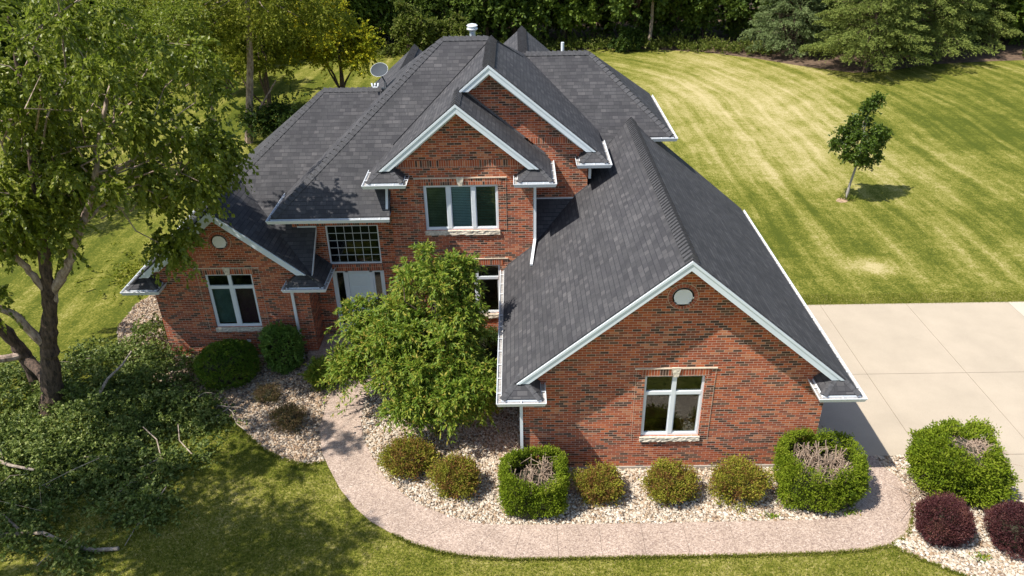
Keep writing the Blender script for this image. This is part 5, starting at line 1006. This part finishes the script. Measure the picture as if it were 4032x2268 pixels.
zones = [(-99, -40, 'far left edge'), (-40, -33, 'big birch crown'), (-33, -27, 'lawn left of the slender birch'), (-27, -21, 'slender birch'), (-21, -16, 'broad yellowish tree'), (-16, -12, 'yellowing maple'), (-12, -8, 'vine covered shrub'), (-8, -4, 'tall ridge end'), (-4, -1, 'roof flue'), (-1, 2, 'rear gable peak'),
         (2, 5, 'white roof pipe'), (5, 8, 'rear ridge end'), (8, 11, 'round dark bush'), (11, 14, 'middle lawn weeds'), (14, 17, 'right lawn weeds'), (17, 24, 'grey blue spruce'), (24, 33, 'sunlit spruces'), (33, 39, 'farthest right spruce'), (39, 44, 'low weeds'), (44, 99, 'top right lawn corner')]
looks = ['tall dark tree', 'broad dark tree', 'lighter green tree', 'bushy green tree']; seen = {}
def wlabel(k, x, row):
    z = [q for a, b, q in zones if a <= x < b][0]; l = looks[k]+(' of the front row' if row == 0 else ' one row deeper')+' behind the '+z; n = seen.get(l, 0); seen[l] = n+1
    return l if n == 0 else l.replace(' of the front row', ', right hand one of the front row').replace(' one row deeper', ', right hand one, a row deeper')
rr = random.Random(7); used = [False]*4; spots = []
for row, (y0, stp, x0, x1) in enumerate(((66.3, 3.1, -52, 18), (69.8, 3.6, -56, 24))):
    x = x0
    while x < x1:
        spots.append((x+rr.uniform(-.9, .9), y0+rr.uniform(-1.2, 1.2)+(0 if x > -10 else -1.0), row)); x += stp
for x, y, r_ in ((37.5, 62.5, 0), (41, 64, 0), (44.5, 62, 0), (48, 64, 0), (52, 63, 0), (22, 65, 0), (35, 66.5, 1), (39.5, 68.5, 1), (26, 70, 1), (31, 70.5, 1), (47, 69, 1), (-26, 58.5, 0), (-31, 55, 0), (-35, 52, 0), (-38.5, 49, 0), (-43, 54, 0)): spots.append((x, y, r_))
last = None
for i, (x, y, row) in enumerate(spots):
    k = rr.choice([q for q in (0, 1, 2, 3) if q != last]) if i > 3 else i
    last = k; place(protos[k], x, y, rr.uniform(0, 6.28), rr.uniform(.85, 1.25), wlabel(k, x, row), not used[k]); used[k] = True
rng = np.random.default_rng(310); cl = [((rng.uniform(-66, 70), rng.uniform(73, 86), rng.uniform(.8, 11)), rng.uniform(1.0, 1.8)) for _ in range(900)]
P, D = cluster_crown(cl, 14, 8, .3, rng, .35, .95, .75, .2); tag(leaves('far_wood', P, D, .40, .30, L_WOOD, None, rng), 'deep dark mass of the wood behind the front rows of trees', 'wood', kind='stuff')
cl = [((x, 66.8+rng.uniform(-.9, 5)+(-1 if x < -8 else 0)-max(0, x-14)*.25, rng.uniform(.5, 2.2)), rng.uniform(.6, 1.1)) for x in rng.uniform(-55, 20, 300)]+[((x, 62.5+rng.uniform(-.5, 5), rng.uniform(.5, 2.0)), rng.uniform(.6, 1.1)) for x in rng.uniform(36, 60, 80)]
P, D = cluster_crown(cl, 16, 9, .3, rng, .35, .95, .75, .4); tag(leaves('understorey', P, D, .26, .19, L_WOOD, None, rng), 'shaded saplings and brush between the trunks of the wood', 'brush', kind='stuff')
# bare pale trunks in the shade at the edge
for x, y, lb in ((11.0, 65.0, 'thin pale tree trunk rising from the weeds behind the middle of the lawn'), (20.6, 62.6, 'pale tree trunk standing in the shade left of the spruces'), (22.0, 62.3, 'dark leaning tree trunk just left of the blue spruce'), (1.6, 66, 'pale tree trunk behind the rear gable of the house')):
    rng = np.random.default_rng(int(x*10)); t = empty('edge_tree', (x, y, 0), lb, 'tree'); branches('trunk', t, simple('pale_bark', (.30, .24, .18), .9, .3, 5), [([(x, y, -.1), (x+.1, y, 2), (x+.05, y, 4), (x+.2, y, 7)], [.17, .14, .12, .06])], 7)
    cl = ell_clusters([((x, y, 6.4), (1.9, 1.9, 2.2))], [16], rng, (.6, 1.0), .4); P, D = cluster_crown(cl, 12, 10, .3, rng); leaves('crown', P, D, .26, .19, L_WOOD2, t, rng)
# weeds along the edge
rng = np.random.default_rng(301); NT = 2600; X = rng.uniform(-34, 20, NT); Y = 64.4+rng.normal(0, .75, NT)-np.clip(X-12, 0, 20)*.38+np.where(X < -8, -1, 0); H = rng.uniform(.3, 1.1, NT)*(.7+.5*np.sin(X*1.1)**2)
st = np.column_stack([X, Y, H*.2]); dd = rng.normal(size=(NT, 3))*.5; dd[:, 2] = 1; P, D = twigs(st, dd, H, 12, .1, rng, .8)
tag(leaves('undergrowth', P, D, .20, .10, L_WEED, None, rng, .5), 'tangle of tall weeds along the edge of the wood', 'undergrowth', kind='stuff')
rng = np.random.default_rng(302); NT = 500; X = rng.uniform(38, 60, NT); Y = 58.6+rng.normal(0, .5, NT); H = rng.uniform(.3, .8, NT); st = np.column_stack([X, Y, H*.2]); dd = rng.normal(size=(NT, 3))*.5; dd[:, 2] = 1; P, D = twigs(st, dd, H, 12, .1, rng, .8)
tag(leaves('undergrowth', P, D, .20, .10, L_WEED, None, rng, .5), 'low weeds at the lawn edge right of the spruces', 'undergrowth', kind='stuff')
bushy('leafy_bush', (9.0, 63.4, 0), [((9.0, 63.4, .85), (1.05, .9, .75))], [12], L_DARK, 'round dark bush among the weeds at the edge of the wood', 106, (.2, .14), cat='shrub', rr=(.35, .55))
# ---- spruces
def spruce(loc, h, r, seed, label, mat, skirt=.12):
    rng = np.random.default_rng(seed); t = empty('spruce_tree', loc, label, 'tree', 'spruces at the edge of the lawn'); b0 = np.array(loc); segs = [([b0+(0, 0, -.1), b0+(0, 0, h*.5), b0+(0, 0, h)], [.24, .14, .02])]; Ps, Ds = [], []
    nb = int(h*15)
    for i in range(nb):
        f = i/nb; z = h*(skirt+(1-skirt)*f); L = r*(1-f)**.8*rng.uniform(.75, 1.12)+.25; a = i*2.4+rng.normal()*.3; d = np.array((math.cos(a), math.sin(a), .08+.2*f)); S = b0+(0, 0, z); k = 7
        e = S+d*L-(0, 0, .16*L); segs.append(([S, (S+e)/2+(0, 0, .03*L), e], [.035, .025, .01]))
        side = np.cross(d, (0, 0, 1)); ts = rng.uniform(.22, 1.05, int(30*L/2.2)+8); 
        base = S+d*L*ts[:, None]; base[:, 2] -= .16*L*ts**2-.03; sgn = rng.choice((-1, 1), len(ts)); tl = (1.05-ts)*.55*L+.28; td = d*.75+side*sgn[:, None]*rng.uniform(.3, 1.0, len(ts))[:, None]; td[:, 2] += rng.normal(-.12, .12, len(ts))
        P, D = twigs(base, td, tl, 13, .22, rng, .45); Ps.append(P); Ds.append(D)
    branches('trunk', t, BARKD, segs, 5); P, D = np.concatenate(Ps), np.concatenate(Ds); D[:, 2] += .15
    leaves('needles', P, D, .17, .055, mat, t, rng, .4); return t
spruce((24.9, 55.3, 0), 11, 3.9, 401, 'nearest spruce, sunlit olive green, its trunk on the tip of the bare ground', L_SPR, .12)
spruce((29.9, 58.8, 0), 12.5, 4.4, 402, 'broad dark spruce right behind the sunlit one', L_SPR, .1)
spruce((21.4, 61.5, 0), 9, 3.2, 403, 'grey blue spruce left of the sunlit spruces', L_SPRB, .07)
spruce((27.0, 63, 0), 12, 4.0, 404, 'tall spruce in the second row between the sunlit and the broad one', L_SPR, .1)
spruce((34.8, 62.8, 0), 12, 4.0, 405, 'dark spruce farthest right of the spruce group', L_SPR, .1)
